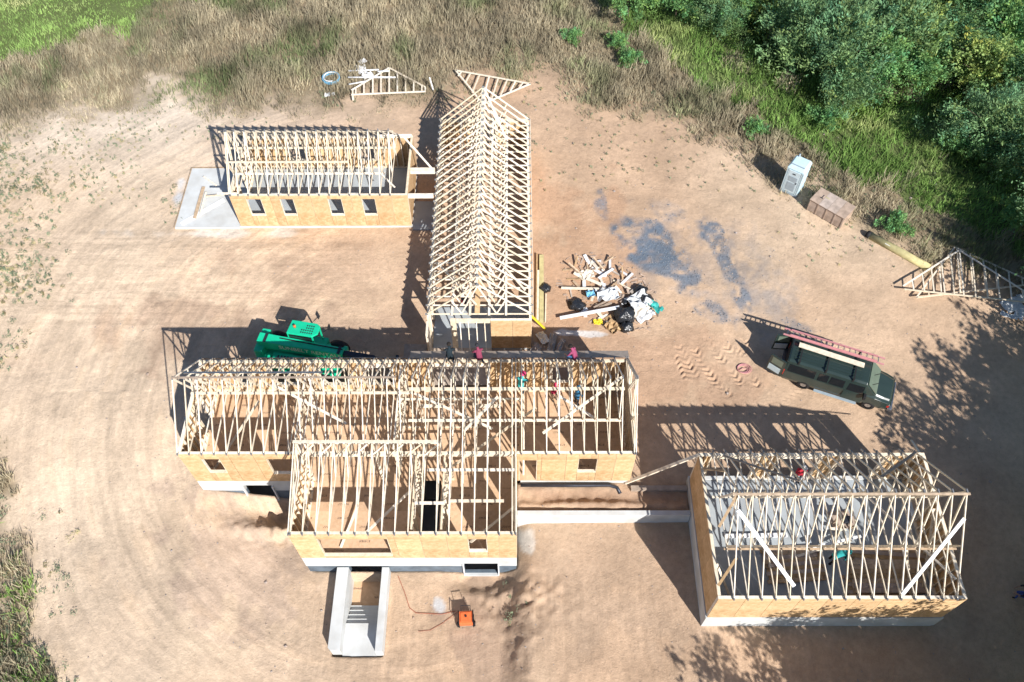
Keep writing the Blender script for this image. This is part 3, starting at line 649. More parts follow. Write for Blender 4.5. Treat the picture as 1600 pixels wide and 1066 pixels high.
wall(ct, (x0, y1-.15), (x0, y0+.15), zf, hh, [(2.2, 3.4, zf, 2.6)], 1)
crise = 2.72; cc = (y0+y1)/2
run(ct, fink(y0, y1, zp, crise, .25), [x0+.03, x0+.12]+list(np.arange(-16.7, -7.3, .61)), place_x)
TC = lambda y: zp+.06+crise-abs(y-cc)*crise/(cc-y0)
roof_board(ct, x0-.9, -7.5, cc+1.2, TC(cc+1.2)+.1, .1); roof_board(ct, x0, -7.4, cc, zp+1.4, .14); roof_board(ct, x0, -8, cc-.9, zp+.15); roof_board(ct, x0-.7, x0+.5, y0+.1, zp+.08, .14)
roof_board(ct, x0, -10, cc-1.3, TC(cc-1.3)+.1, .12)
beam('header_beam', (x1+.02, 38.2, zp-.12), (-5.0, 38.2, zp-.12), .3, .25, M['lumber'], ct); beam('header_beam', (x1+.02, y0+.07, zp-.14), (-4.98, y0+.07, zp-.14), .14, .28, M['lumber'], ct)
beam('brace', (-7.1, 40.4, 4.0), (-5.2, 38.3, 3.2), .12, .04, M['lumber'], ct); beam('brace', (-8.2, 37.6, 3.4), (-7.3, 36.5, 3.4), .1, .04, M['lumber'], ct); beam('brace', (-8.6, 41, 3.4), (-6.6, 41.15, 3.3), .12, .04, M['lumber'], ct)
box('walkway_slab', (x1+.06, y0-.3, .25), (-5.0, 38.1, .48), M['slab'], ct)
mb = MB(); mb.prism([(-21.4, 35.9), (x0-.07, 35.9), (x0-.07, 41.1), (-21.4, 41.1)], .0, .5)
ps = mb.build('patio_slab', M['concrete'], ct, bevel=.01)
box('form_board', (-21.45, 35.9, .1), (-21.41, 41.14, .52), M['lumber_old'], ct); box('form_board', (-21.4, 41.11, .1), (x0-.3, 41.15, .52), M['lumber_old'], ct)
def lone_board(p, q_, wd, th, label, m='lumber', name='plank', group=None, cat='plank', up=(0, 0, 1)):
    o = beam(name, p, q_, wd, th, M[m], None, up); return tag(o, label, cat, group)
zb_ = .48
for (a_, b_, wd, m, lb) in [((283, 350), (350, 312), .3, 'white', 'wide white board lying diagonally on the northwest patio slab'), ((304, 341), (318, 292), .2, 'lumber_old', 'brown board lying north south on the patio slab, the western of two'), ((312, 338), (322, 300), .12, 'lumber', 'paler narrow board beside the brown board on the patio slab'), ((318, 276), (338, 290), .1, 'lumber', 'short thin stick on the north half of the patio slab'), ((322, 307), (352, 304), .12, 'lumber', 'short stick lying east west on the patio slab by the house corner')]:
    zb_ += .05
    lone_board(G(*a_, zb_), G(*b_, zb_), wd, .045, lb, m)
tag(box('timber_form', (-6.3, 25.1, -.2), (-5.05, 26.9, .75), M['osb']), 'low plywood landing box between the lifting machine and the hall', 'landing')
o = bpy.data.objects['timber_form']; beam('landing_top', (0, -.9, .49), (0, .9, .49), 1.27, .03, M['ply_grey'], o)

# ------------------------------------------------------------------ retaining wall, pipe, stairwell
rw = thing('retaining_wall', 'low concrete retaining wall running from the south wing to the garage', 'retaining wall', (0, 0, 0))
box('wall_face', (.03, 16.93, -1.8), (8.8, 17.17, .12), M['concrete'], rw)
mb = MB(); mb.tube([(.15, y_, -.05) for y_ in ()] or [(.2, 18.62, -.02), (3, 18.6, 0), (4.8, 18.62, -.02), (5.2, 18.5, -.05), (5.35, 18.2, -.12)], .09, 10)
tag(mb.build('drain_pipe', M['dark_steel'], smooth=True), 'black drain pipe along the foot of the middle house south wall', 'pipe')
tag(beam('footing_form', (5.9, 18.45, -.05), (8.8, 18.45, -.05), .25, .2, M['ply_grey']), 'grey form board on the ground between the middle house and the garage', 'board')
p = GG(977, 756); lone_board((p.x, p.y, p.z+.1), (8.9, 18.7, 3.36), .15, .09, 'striped long diagonal prop from the ground to the garage northwest corner', name='prop', cat='prop')
sw = thing('basement_stairwell', 'open concrete basement stairwell projecting south from the wing', 'stairwell')
ztop, zl, zb = -1.2, -2.02, -3.6
A1, A2, B1, B2, C1, C2, D1, D2 = [G(*q_, ztop) for q_ in ((527, 884), (513, 1012), (545, 885), (532, 1006), (597, 886), (598, 1010), (608, 886), (604, 1018))]
yN = 14.70
mb = MB(); mb.prism([(A1.x, A2.y), (A1.x+.12, A2.y-.12), (B1.x, A2.y-.12), (B1.x, yN), (A1.x, yN)], zb, ztop); mb.build('side_wall', M['concrete'], sw, bevel=.012)
mb = MB(); mb.prism([(C1.x, D2.y), (D1.x, D2.y), (D1.x, yN), (C1.x, yN)], zb, ztop); mb.build('side_wall', M['concrete'], sw, bevel=.012)
L1 = G(560, 974, zl).y
box('landing', (B1.x+.002, D2.y-.02, zl-.6), (C1.x-.002, L1, zl), M['concrete'], sw)
for k in range(4):
    box('step', (B1.x+.004, L1+.002+.28*k, -3.5), (C1.x-.004, L1+.28*(k+1)-.002, zl-.2*(k+1)), M['concrete'], sw)
    box('tread_edge', (B1.x+.006, L1+.006+.28*k, zl-.2*(k+1)), (C1.x-.006, L1+.055+.28*k, zl-.2*(k+1)+.012), M['white'], sw)
box('pit_floor', (B1.x+.004, L1+1.122, -3.5), (C1.x-.004, yN, zl-1.0), M['osb_floor'], sw)

# ------------------------------------------------------------------ van
def wheel(parent, loc, r=.36, wd=.24, axis='y'):
    e = empty('wheel', loc, 0, parent)
    mb = MB(); n = 20; prof = [(.58*r, -wd/2), (.9*r, -wd/2), (r, -wd*.32), (r, wd*.32), (.9*r, wd/2), (.58*r, wd/2)]
    def lathe(prof):
        v = []; f = []
        for i in range(n):
            t = 2*math.pi*i/n
            for rr_, yy in prof: v.append((rr_*math.cos(t), yy, rr_*math.sin(t)))
        k = len(prof)
        for i in range(n):
            for j in range(k-1): f.append((i*k+j, i*k+j+1, ((i+1) % n)*k+j+1, ((i+1) % n)*k+j))
        return v, f
    mb.add(*lathe(prof)); mb.build('tyre', M['black'], e, smooth=True)
    mb = MB(); mb.add(*lathe([(.02, -wd*.3), (.3*r, -wd*.42), (.6*r, -wd*.3), (.62*r, wd*.3), (.3*r, wd*.42), (.02, wd*.3)])); mb.build('rim', M['steel'], e, smooth=True)
    return e
a_, b_ = GG(1252, 606), GG(1352, 638); ang = math.atan2(b_.y-a_.y, b_.x-a_.x); dirv = Vector((math.cos(ang), math.sin(ang), 0)); lat = Vector((-dirv.y, dirv.x, 0))
wb = (b_-a_).length
vz = (a_.z+b_.z)/2; org = a_+lat*.92; org.z = vz                 # local x forward from the rear axle, y to the left (north)
van = thing('passenger_van', 'dark green work van with open rear doors and a ladder on its roof', 'van', org, ang)
st = []     # stations: x, half width belt, half width roof, z roof, z belt, z bottom
def ring(x, wb_, wr, zr, zb_, z0): return [(x, -wb_*.93, z0), (x, -wb_, z0+.25), (x, -wb_, zb_), (x, -wr, zr-.08), (x, -wr+.12, zr), (x, 0, zr+.03), (x, wr-.12, zr), (x, wr, zr-.08), (x, wb_, zb_), (x, wb_, z0+.25), (x, wb_*.93, z0)]
sec = [(-1.28, .98, .84, 2.02, 1.2, .42), (-1.2, 1.0, .87, 2.08, 1.2, .36), (0, 1.0, .88, 2.1, 1.2, .34), (2.4, 1.0, .88, 2.1, 1.2, .34), (2.95, 1.0, .86, 2.07, 1.19, .34), (3.62, 1.0, .84, 1.34, 1.18, .34), (4.05, .98, .82, 1.22, 1.1, .34), (4.42, .93, .76, 1.12, 1.0, .36), (4.55, .86, .7, .98, .9, .42)]
v = []; f = []
for s_ in sec: v += ring(*s_)
for i in range(len(sec)-1):
    for j in range(10): f.append((i*11+j, (i+1)*11+j, (i+1)*11+j+1, i*11+j+1))
f.append(tuple(range(10, -1, -1))); f.append(tuple((len(sec)-1)*11+j for j in range(11)))
for i in range(len(sec)-1): f.append((i*11, i*11+10, (i+1)*11+10, (i+1)*11))
mb = MB(); mb.add(v, f); mb.build('body', M['van'], van, smooth=False, bevel=.025)
def side_pane(xa, xb, za, zb_, s, m='glass', name='side_window', off=.012):
    y_ = lambda z: s*(1.0-(z-1.2)/(2.02-1.2)*.12+off); v = [(xa, y_(za), za), (xb, y_(za), za), (xb-.02, y_(zb_), zb_), (xa+.02, y_(zb_), zb_)]
    v += [(p[0], p[1]-s*.03, p[2]) for p in v]; mb = MB(); mb.add(v, BF); return mb.build(name, M[m], van)
for s in (-1, 1):
    for xa, xb in ((-1.1, .35), (.5, 1.05), (1.12, 1.9)): side_pane(xa, xb, 1.27, 1.82, s)
    side_pane(2.1, 2.95, 1.25, 1.80, s)
    side_pane(1.98, 3.05, .55, 1.2, s, 'van', 'front_door', .008)
    mb = MB(); mb.box((3.0, s*1.0, 1.15), (3.15, s*1.28, 1.42)); mb.build('wing_mirror', M['black'], van, bevel=.03)
    mb = MB(); mb.box((.6, s*.98, .33), (2.9, s*1.14, .39)); mb.build('running_board', M['grey_plastic'], van, bevel=.01)
    mb = MB(); mb.box((4.46, s*.55, .68), (4.57, s*.85, .86)); mb.build('headlight', M['headlight'], van, bevel=.02)
    mb = MB(); mb.box((4.38, s*.86, .68), (4.5, s*.94, .84)); mb.build('side_marker', M['red_lens'], van, bevel=.01)
    mb = MB(); mb.box((-1.3, s*.88, .8), (-1.24, s*.99, 1.3)); mb.build('tail_light', M['red_lens'], van, bevel=.01)
    mb = MB(); mb.box((2.1, s*1.008, 1.06), (2.24, s*1.03, 1.1)); mb.build('door_handle', M['dark_steel'], van)
    for x_ in (0, wb): wheel(van, (x_, s*.88, .36))
    # rear doors swung wide open
    e = empty('rear_door', (-1.29, s*.97, .5), 0, van); e.rotation_euler = (0, 0, s*R(18))
    mb = MB(); mb.box((-.92, -.035, 0), (0, .035, 1.42)); mb.build('door_skin', M['van'], e, bevel=.02)
    mb = MB(); mb.box((-.78, -.045, .8), (-.14, .045, 1.3)); mb.build('door_glass', M['glass2'], e)
    mb = MB(); mb.box((-.85, -.05, .15), (-.15, .05, .62)); mb.build('door_liner', M['teal_plastic'], e)
mb = MB(); mb.add([(3.0, -.80, 2.03), (3.0, .80, 2.03), (3.6, .84, 1.385), (3.6, -.84, 1.385), (3.02, -.8, 2.06), (3.02, .8, 2.06), (3.62, .84, 1.415), (3.62, -.84, 1.415)], BF); mb.build('windscreen', M['glass2'], van)
for s in (-.35, .3): beam('wiper', (3.62, s+.25, 1.43), (3.25, s-.25, 1.82), .03, .015, M['black'], van)
mb = MB(); mb.box((4.5, -.95, .42), (4.72, .95, .62)); mb.build('front_bumper', M['steel'], van, bevel=.03)
mb = MB(); mb.box((-1.48, -.95, .42), (-1.28, .95, .58)); mb.build('rear_bumper', M['steel'], van, bevel=.02)
mb = MB(); mb.box((4.5, -.5, .66), (4.6, .5, .88)); mb.build('grille', M['black'], van)
mb = MB(); mb.box((-1.29, -.82, .55), (-1.284, .82, 1.95)); mb.build('cargo_shade_sheet', M['black'], van)  # black sheet on the closed rear, standing in for the dark interior
for x_ in (-.7, .75, 2.2):
    e = empty('rack_bar', (x_, 0, 2.2), 0, van); box('crossbar', (-.03, -.9, 0), (.03, .9, .05), M['black'], e)
    for s in (-1, 1): box('foot', (-.04, s*.88-.03, -.25), (.04, s*.88+.03, .12), M['black'], e)
for k in range(7): box('roof_rib', (-1.0, -.6+.2*k-.012, 2.1), (2.6, -.6+.2*k+.012, 2.135), M['van'], van)
def on_van(p): return van.matrix_basis @ Vector(p)
VM = Matrix.Translation(org) @ Matrix.Rotation(ang, 4, 'Z')
ldr = thing('extension_ladder', 'pink fibreglass extension ladder carried on the green van roof', 'ladder', VM @ Vector((-1.9, .74, 2.27)), ang)
for y_ in (-.2, .2): box('rail', (0, y_-.02, 0), (5.4, y_+.02, .1), M['pink'], ldr); box('rail', (.35, y_*.86-.015, .1), (5.0, y_*.86+.015, .18), M['pink'], ldr)
for k in range(17): box('rung', (.2+k*.305-.02, -.19, .03), (.2+k*.305+.02, .19, .07), M['steel'], ldr)
p, q_ = VM @ Vector((-.95, .18, 2.285)), VM @ Vector((2.55, .12, 2.285)); lone_board(p, q_, .3, .05, 'pale plank lying on the van roof rack beside the pink ladder', 'lumber')

# ------------------------------------------------------------------ telehandler
gt = gz(-11.5, 26.2); a_, b_ = G(402, 527, 2.0), G(534, 552, 2.0); ang = math.atan2(b_.y-a_.y, b_.x-a_.x)
te = thing('telehandler', 'bright green telescopic handler parked in the shade behind the middle house', 'lifting machine', (a_.x, a_.y+.12, gt), ang+R(2))
zb = 2.05
mb = MB(); mb.add([(0, -.3, 1.45), (0, .3, 1.45), (0, .3, 2.15), (0, -.3, 2.15), (4.85, -.22, 1.38), (4.85, .22, 1.38), (4.85, .22, 2.0), (4.85, -.22, 2.0)], [(0, 1, 2, 3), (7, 6, 5, 4), (0, 4, 5, 1), (1, 5, 6, 2), (2, 6, 7, 3), (3, 7, 4, 0)])
bo = mb.build('boom', M['green'], te, bevel=.03)
tcv = bpy.data.curves.new('boom_lettering', 'FONT'); tcv.body = 'SUNBELT RENTALS'; tcv.size = .42; tcv.extrude = .004; tcv.align_x = 'CENTER'; tcv.align_y = 'CENTER'
to = bpy.data.objects.new('tmp', tcv); COL.objects.link(to); dg = bpy.context.evaluated_depsgraph_get(); tme = bpy.data.meshes.new_from_object(to.evaluated_get(dg)); bpy.data.objects.remove(to)
tme.materials.clear(); tme.materials.append(M['lettering'])
o = put('lettering', tme, bo, (3.0, -.272, 1.80), (R(90), R(1.6), R(.94)))
mb = MB(); mb.box((4.8, -.16, 1.45), (6.6, .16, 1.85)); mb.build('inner_boom', M['dark_steel'], te, bevel=.02)
mb = MB(); mb.box((6.6, -.12, 1.5), (7.75, .12, 1.8)); mb.build('inner_boom', M['dark_steel'], te, bevel=.02)
mb = MB(); mb.box((7.6, -.7, .35), (7.75, .7, 1.35)); mb.build('fork_carriage', M['dark_steel'], te)
for s in (-.4, .4): mb = MB(); mb.box((7.75, s-.07, .38), (8.9, s+.07, .46)); mb.build('fork', M['dark_steel'], te)
mb = MB(); mb.box((.15, -1.0, .6), (4.7, .95, 1.05)); mb.build('chassis', M['green'], te, bevel=.04)
mb = MB(); mb.box((.9, -1.2, .75), (3.6, -.42, 1.5)); mb.build('engine_cover', M['green'], te, bevel=.06)
mb = MB(); mb.box((3.7, -1.15, .8), (4.7, -.4, 1.3)); mb.build('mudguard', M['green'], te, bevel=.06)
mb = MB(); mb.box((0, -1.15, .8), (.75, -.4, 1.25)); mb.build('mudguard', M['green'], te, bevel=.06)
mb = MB(); mb.box((-.15, -.7, .9), (.35, .85, 1.75)); mb.build('counterweight', M['green'], te, bevel=.08)
for x_ in (.55, 4.1):
    for s in (-1, 1): wheel(te, (x_, s*1.0, .6), .6, .42)
cb = empty('cab', (1.6, .30, -.12), 0, te)
mb = MB(); mb.prism([(0, 0), (1.45, 0), (1.72, .25), (1.72, .75), (1.5, .9), (.05, .9)], 2.5, 2.62); mb.build('cab_roof', M['green'], cb, bevel=.03)
for i in range(6):
    for j in range(4): box('roof_grille', (.75+.12*i, .14+.16*j, 2.622), (.82+.12*i, .23+.16*j, 2.63), M['dark_steel'], cb) if not (i < 2 and j > 1) else None
for x_, y_ in ((.05, .04), (.05, .86), (1.45, .04), (1.6, .8)): beam('cab_post', (x_, y_, 1.0), (x_, y_, 2.5), .07, .07, M['green'], cb)
box('cab_tub', (0, 0, .7), (1.9, .9, 1.3), M['green'], cb); box('seat', (.3, .2, 1.3), (.8, .7, 1.5), M['black'], cb); box('seat_back', (.25, .2, 1.5), (.36, .7, 2.1), M['black'], cb)
mb = MB(); mb.box((2.0, .95, 2.0), (2.06, 1.2, 2.35)); mb.build('mirror', M['black'], cb, bevel=.02); beam('mirror_arm', (1.7, .85, 1.9), (2.03, 1.05, 2.1), .03, .03, M['black'], cb)
beam('hydraulic_hose', (1.2, .12, 2.13), (4.8, .08, 2.02), .05, .04, M['black'], te)
for x_ in (.35, 4.55): box('wear_pad', (x_, -.285 if x_ < 1 else -.25, 2.12 if x_ < 1 else 2.01), (x_+.16, .285 if x_ < 1 else .25, 2.165 if x_ < 1 else 2.04), M['dark_steel'], te)
for x_ in (-.158,):
    for k in range(5): box('rear_grille', (x_, -.5, 1.02+.12*k), (x_+.02, .6, 1.07+.12*k), M['dark_steel'], te)
mb = MB(); mb.tube([(2.6, -1.0, 1.4), (2.6, -1.0, 1.95), (2.5, -1.0, 2.05)], .06, 10); mb.build('exhaust', M['dark_steel'], te, smooth=True)
for k in range(5): box('vent_slot', (1.2+.18*k, -1.0, 1.502), (1.3+.18*k, -.6, 1.512), M['dark_steel'], te)
beam('lift_cylinder', (1.1, -.02, 1.2), (3.4, -.02, 1.42), .14, .14, M['steel'], te)
box('cab_glass', (.1, -.012, 1.32), (1.4, -.004, 2.46), M['glass'], cb); box('cab_glass', (.1, .9, 1.32), (1.4, .908, 2.46), M['glass'], cb) if False else None
mb = MB(); mb.tube([(.35, .45, 2.62), (.35, .45, 2.78)], .07, 12); mb.build('beacon', M['orange'], cb, smooth=True)

# ------------------------------------------------------------------ toilet, crate, pole
a_, b_ = G(1218, 297, gz(17.1, 39.1)), G(1240, 307, gz(17.8, 38.7)); ang = math.atan2(b_.y-a_.y, b_.x-a_.x)
pt = thing('portable_toilet', 'pale blue and white portable toilet at the edge of the dry grass', 'toilet', a_, ang); Wd = 1.12
mb = MB(); mb.box((0, 0, .12), (Wd, 1.15, 2.05)); mb.build('cabin', M['pale_blue'], pt, bevel=.03)
mb = MB(); mb.box((-.03, -.05, 0), (Wd+.03, 1.2, .12)); mb.build('skid_base', M['grey_plastic'], pt)
mb = MB(); mb.add([(-.03, -.05, 2.05), (Wd+.03, -.05, 2.05), (Wd+.03, 1.2, 2.05), (-.03, 1.2, 2.05), (.1, .12, 2.3), (Wd-.1, .12, 2.3), (Wd-.1, 1.05, 2.3), (.1, 1.05, 2.3)], BF); mb.build('roof', M['pale_blue'], pt, bevel=.04)
mb = MB(); mb.box((.18, -.03, .2), (Wd-.18, .002, 1.95)); d = mb.build('door', M['teal_plastic'], pt, bevel=.01)
mb = MB(); mb.box((.28, -.045, .35), (Wd-.28, -.028, 1.0)); mb.build('door_panel', M['grey_plastic'], d); mb = MB(); mb.box((.28, -.045, 1.1), (Wd-.28, -.028, 1.5)); mb.build('door_panel', M['grey_plastic'], d)
mb = MB(); mb.box((.45, -.05, 1.7), (.65, -.03, 1.77)); mb.build('door_vent', M['dark_steel'], d); mb = MB(); mb.box((Wd-.3, -.06, 1.02), (Wd-.24, -.03, 1.14)); mb.build('latch', M['dark_steel'], d)
for x_ in (.02, .12, Wd-.14, Wd-.04): box('corner_rib', (x_, -.035, .15), (x_+.05, -.001, 2.0), M['teal_plastic'], pt)
for z_ in (.6, 1.1, 1.6): box('side_rib', (Wd+.001, .1, z_), (Wd+.03, 1.05, z_+.05), M['teal_plastic'], pt); box('side_rib', (-.03, .1, z_), (-.001, 1.05, z_+.05), M['teal_plastic'], pt)
mb = MB(); mb.tube([(.25, 1.0, 1.9), (.25, 1.0, 2.5)], .06, 10); mb.build('vent_pipe', M['grey_plastic'], pt, smooth=True)
box('roof_strap', (.12, .12, 2.302), (Wd-.12, .22, 2.312), M['grey_plastic'], pt)
a_, b_ = G(1260, 328, gz(18.5, 37.5)), G(1312, 358, gz(20.2, 35.9)); ang = math.atan2(b_.y-a_.y, b_.x-a_.x); Lc = (b_-a_).length
cr = thing('wooden_crate', 'large weathered plywood storage box beside the portable toilet', 'storage box', a_, ang); hc = .95
for k in range(4):
    xa, xb = Lc*k/4, Lc*(k+1)/4; box('side_panel', (xa+.006, 0, .05), (xb-.006, .03, hc), M['crate'], cr); box('side_panel', (xa+.006, 1.25, .05), (xb-.006, 1.28, hc), M['crate'], cr)
for k in range(4): xa, xb = Lc*k/4, Lc*(k+1)/4; box('lid_board', (xa-.04*(k == 0)+.005, -.05, hc+.002), (xb+.04*(k == 3)-.005, 1.33, hc+.035), M['crate'], cr)
for x_ in (0, Lc): box('end_panel', (x_-.012, .032, .05), (x_+.012, 1.248, hc-.002), M['crate'], cr)
for k in range(5): box('batten', (Lc*k/4-.03+.03*(k == 0)-.03*(k == 4), -.03, .03), (Lc*k/4+.03+.03*(k == 0)-.03*(k == 4), -.002, hc-.01), M['crate'], cr)
box('skid', (0, .1, 0), (Lc, .2, .05), M['lumber_old'], cr); box('skid', (0, 1.05, 0), (Lc, 1.15, .05), M['lumber_old'], cr)
box('shipping_mark', (.35, .5, hc+.036), (.55, .56, hc+.04), M['dark_steel'], cr); box('shipping_mark', (.42, .56, hc+.036), (.48, .86, hc+.04), M['dark_steel'], cr); box('shipping_mark', (.6, .75, hc+.036), (.9, .81, hc+.04), M['beam'], cr)
a_, b_ = G(1359, 368, .42), G(1452, 419, .42); lg = thing('timber_pole', 'thick yellowish timber pole lying beside the stacked gable trusses', 'log', (0, 0, 0))
mb = MB(); mb.tube([a_, a_.lerp(b_, .5), b_], [.235, .245, .24], 14); mb.build('shaft', M['beam'], lg, smooth=True)
dd = (b_-a_).normalized(); mb = MB(); mb.tube([a_-dd*.22, a_+dd*.03], [.22, .25], 14); mb.build('wrapped_end', M['black'], lg, smooth=True)
c_ = a_.lerp(b_, .25)+Vector((-.02, -.1, .2)); beam('tag_label', c_, c_+dd*.35, .16, .02, M['white'], lg, up=(0, -.4, .9))

# ------------------------------------------------------------------ trusses and frames lying on the ground
def flat_truss(label, chords, webs, z, m='lumber', wd=.09, group=None, name='gable_truss'):
    t = thing(name, label, 'roof truss', group=group)
    for (a, b2, z1, z2) in chords: beam('chord', G(*a, z1), G(*b2, z2), wd, .045, M[m], t)
    for (a, b2, z1, z2) in webs: beam('web', G(*a, z1), G(*b2, z2), wd*.85, .04, M[m], t)
    return t
def lerp2(a, b2, t): return (a[0]+(b2[0]-a[0])*t, a[1]+(b2[1]-a[1])*t)
z1 = .62
flat_truss('upper of two bare gable trusses stacked by the timber pole, apex pointing north', [((1411, 447), (1499, 391), z1, z1), ((1499, 391), (1640, 480), z1, z1), ((1413, 452), (1640, 476), z1, z1)],
    [(lerp2((1411, 447), (1499, 391), t) if t < 1 else lerp2((1499, 391), (1640, 480), t-1), (1413+227*(t*.41 if t < 1 else .41+(t-1)*.59), 452+24*(t*.41 if t < 1 else .41+(t-1)*.59)), z1, z1) for t in (.16, .34, .5, .68, .84, 1.0, 1.14, 1.28, 1.42, 1.56, 1.7, 1.84)], z1)
z1 = .40
flat_truss('lower of two bare gable trusses stacked by the timber pole, turned slightly', [((1432, 465), (1492, 386), z1, z1), ((1492, 386), (1650, 458), z1, z1), ((1432, 465), (1650, 440), z1, z1)],
    [(lerp2((1492, 386), (1650, 458), t), (1432+218*(.3+.7*t), 465-25*(.3+.7*t)), z1, z1) for t in (.02, .15, .28, .4, .53, .66, .8)]+[(lerp2((1432, 465), (1492, 386), t), (1432+65*t, 465-8*t), z1, z1) for t in (.3, .6)], z1)
zz = gz(-9, 49)+.35
flat_truss('gable frame lying in dry grass beside the white scraps, pale base south', [((549, 148), (665, 143), zz, zz), ((549, 141), (608, 106), zz, zz), ((608, 106), (664, 136), zz, zz), ((551, 150), (552, 157), zz, zz-.1)],
    [((549+116*t, 146-5*t), (549+116*t, (141-70*t/1.02 if t < .5 else 106+(t-.5)*62)), zz, zz) for t in (.02, .06, .17, .29, .4, .51, .62, .73, .84, .95, .995)], zz, wd=.12)
flat_truss('tilted gable frame lying north of the long hall ridge', [((712, 110), (829, 131), zz, zz), ((712, 110), (754, 162), zz, zz), ((829, 131), (748, 165), zz, zz)],
    [((712+117*t, 110+21*t), (p_x, p_y), zz, zz) for t, p_x, p_y in ((.08, 716, 119), (.2, 727, 130), (.32, 738, 145), (.45, 753, 160), (.57, 768, 156), (.69, 782, 150), (.8, 797, 144), (.9, 811, 138), (.97, 822, 134))], zz, wd=.12)
p, q_ = G(671, 121, zz+.7), G(677, 141, zz-.2); lone_board(p, q_, .08, .05, 'thin white stake leaning at the grass edge north of the hall', 'white', name='stake', cat='stake')
# pipe coil and white scraps
cc_ = GG(518, 126); mb = MB()
for k in range(4): mb.tube([(cc_.x+(.56+.05*(k % 2))*math.cos(t), cc_.y+(.56+.05*(k % 2))*math.sin(t), cc_.z+.12+.06*k) for t in [2*math.pi*i/28 for i in range(28)]], .035, 6, closed=True)
tag(mb.build('pipe_coil', M['blue_pipe'], smooth=True), 'coil of blue water pipe lying at the edge of the dry grass', 'pipe coil')
mb = MB(); mb.tube([(cc_.x+.5*math.cos(t), cc_.y-.02+.5*math.sin(t), cc_.z+.36) for t in [2*math.pi*i/28 for i in range(24)]], .035, 6); tag(mb.build('pipe_coil', M['white'], smooth=True), 'white pipe loops lying on top of the blue coil', 'pipe coil')
for (a_, b_, wd, lb) in [((544, 111), (592, 109), .09, 'northern white plastic pipe among the scraps beside the gable frame'), ((544, 121), (618, 121), .1, 'long white plastic pipe passing under the gable frame'), ((545, 132), (572, 127), .08, 'short white pipe at the west of the white scraps'), ((590, 112), (608, 111), .1, 'stub of white pipe touching the gable frame rafter')]:
    p, q_ = G(*a_, zz), G(*b_, zz); mb = MB(); mb.tube([p, q_], wd*.6, 8); tag(mb.build('plastic_pipe', M['white'], smooth=True), lb, 'pipe')
def sheet(name, label, cat, px, py, a, b2, rz, m, z=None, bend=.12, group=None, th=.02, seed=1):
    c = GG(px, py); z = c.z+.06 if z is None else z; rng = np.random.default_rng(seed); nx_, ny_ = 6, 5; v = []; f = []
    hgt = rng.random((ny_+1, nx_+1))*bend
    for t in (0, th):
        for j in range(ny_+1):
            for i in range(nx_+1): v.append((a*(i/nx_-.5)*(1+.1*rng.random()), b2*(j/ny_-.5)*(1+.1*rng.random()), hgt[j, i]+t))
    k = (nx_+1)*(ny_+1); W_ = nx_+1
    for j in range(ny_):
        for i in range(nx_): f.append((k+j*W_+i, k+j*W_+i+1, k+(j+1)*W_+i+1, k+(j+1)*W_+i)); f.append((j*W_+i, (j+1)*W_+i, (j+1)*W_+i+1, j*W_+i+1))
    rim = [i for i in range(W_)]+[W_*j+nx_ for j in range(1, ny_+1)]+[W_*ny_+i for i in range(nx_-1, -1, -1)]+[W_*j for j in range(ny_-1, 0, -1)]
    for i in range(len(rim)): p_, q2 = rim[i], rim[(i+1) % len(rim)]; f.append((p_, q2, k+q2, k+p_))
    o = put(name, mesh_from(name, v, f, M[m]), None, (c.x, c.y, z), (0, 0, rz)); return tag(o, label, cat, group)
sheet('foam_board', 'small white board standing furthest north in the white scraps', 'board', 567, 98, .55, .4, .7, 'white', seed=3); sheet('plastic_sheet', 'crumpled white sheet in the middle of the white scraps', 'sheet', 566, 113, .6, .9, .3, 'white', seed=4, bend=.3); sheet('plastic_sheet', 'crumpled white sheet caught against the gable frame rafter', 'sheet', 575, 122, .7, .5, .5, 'white', seed=5, bend=.3); sheet('plastic_sheet', 'flat pale sheet on bare soil southeast of the blue coil', 'sheet', 515, 150, .7, .3, .2, 'plastic_sheet', seed=6)
for k, (px, py, a, b2, rz) in enumerate([(1580, 478, 1.2, .8, .4), (1592, 490, 1.0, .5, 1.0), (1575, 495, .9, .3, -.5), (1600, 468, .8, .6, .1)]):
    sheet('foam_board', ['largest bluish white foam board under the stacked gable trusses', 'pale foam board south of the gable trusses at the shade edge', 'narrow strip of white foam in the tree shade', 'small foam board nearest the gable truss tip'][k], 'foam board', px, py, a, b2, rz, 'plastic_sheet', seed=20+k)

# ------------------------------------------------------------------ scrap heap and lumber
def bag(label, px, py, r, m='bag', seed=1, zoff=0.0, sq=.7, name='rubbish_bag'):
    c = GG(px, py); bm = bmesh.new(); bmesh.ops.create_icosphere(bm, subdivisions=3, radius=r); rng = np.random.default_rng(seed); ph = rng.random(9)*6
    for v_ in bm.verts:
        d_ = v_.co.normalized(); k_ = 1+.18*math.sin(5*d_.x+ph[0])*math.sin(4*d_.y+ph[1])+.12*math.sin(9*d_.z+ph[2]+6*d_.x)+.06*math.sin(17*d_.y+ph[3])
        v_.co = Vector((d_.x*r*k_, d_.y*r*k_*.85, max(d_.z, -.55)*r*sq*k_))
    me_ = bpy.data.meshes.new(name); bm.to_mesh(me_); bm.free(); me_.materials.append(M[m]); me_.polygons.foreach_set('use_smooth', [True]*len(me_.polygons))
    return tag(put(name, me_, None, (c.x, c.y, c.z+r*sq*.5+zoff)), label, 'bag')
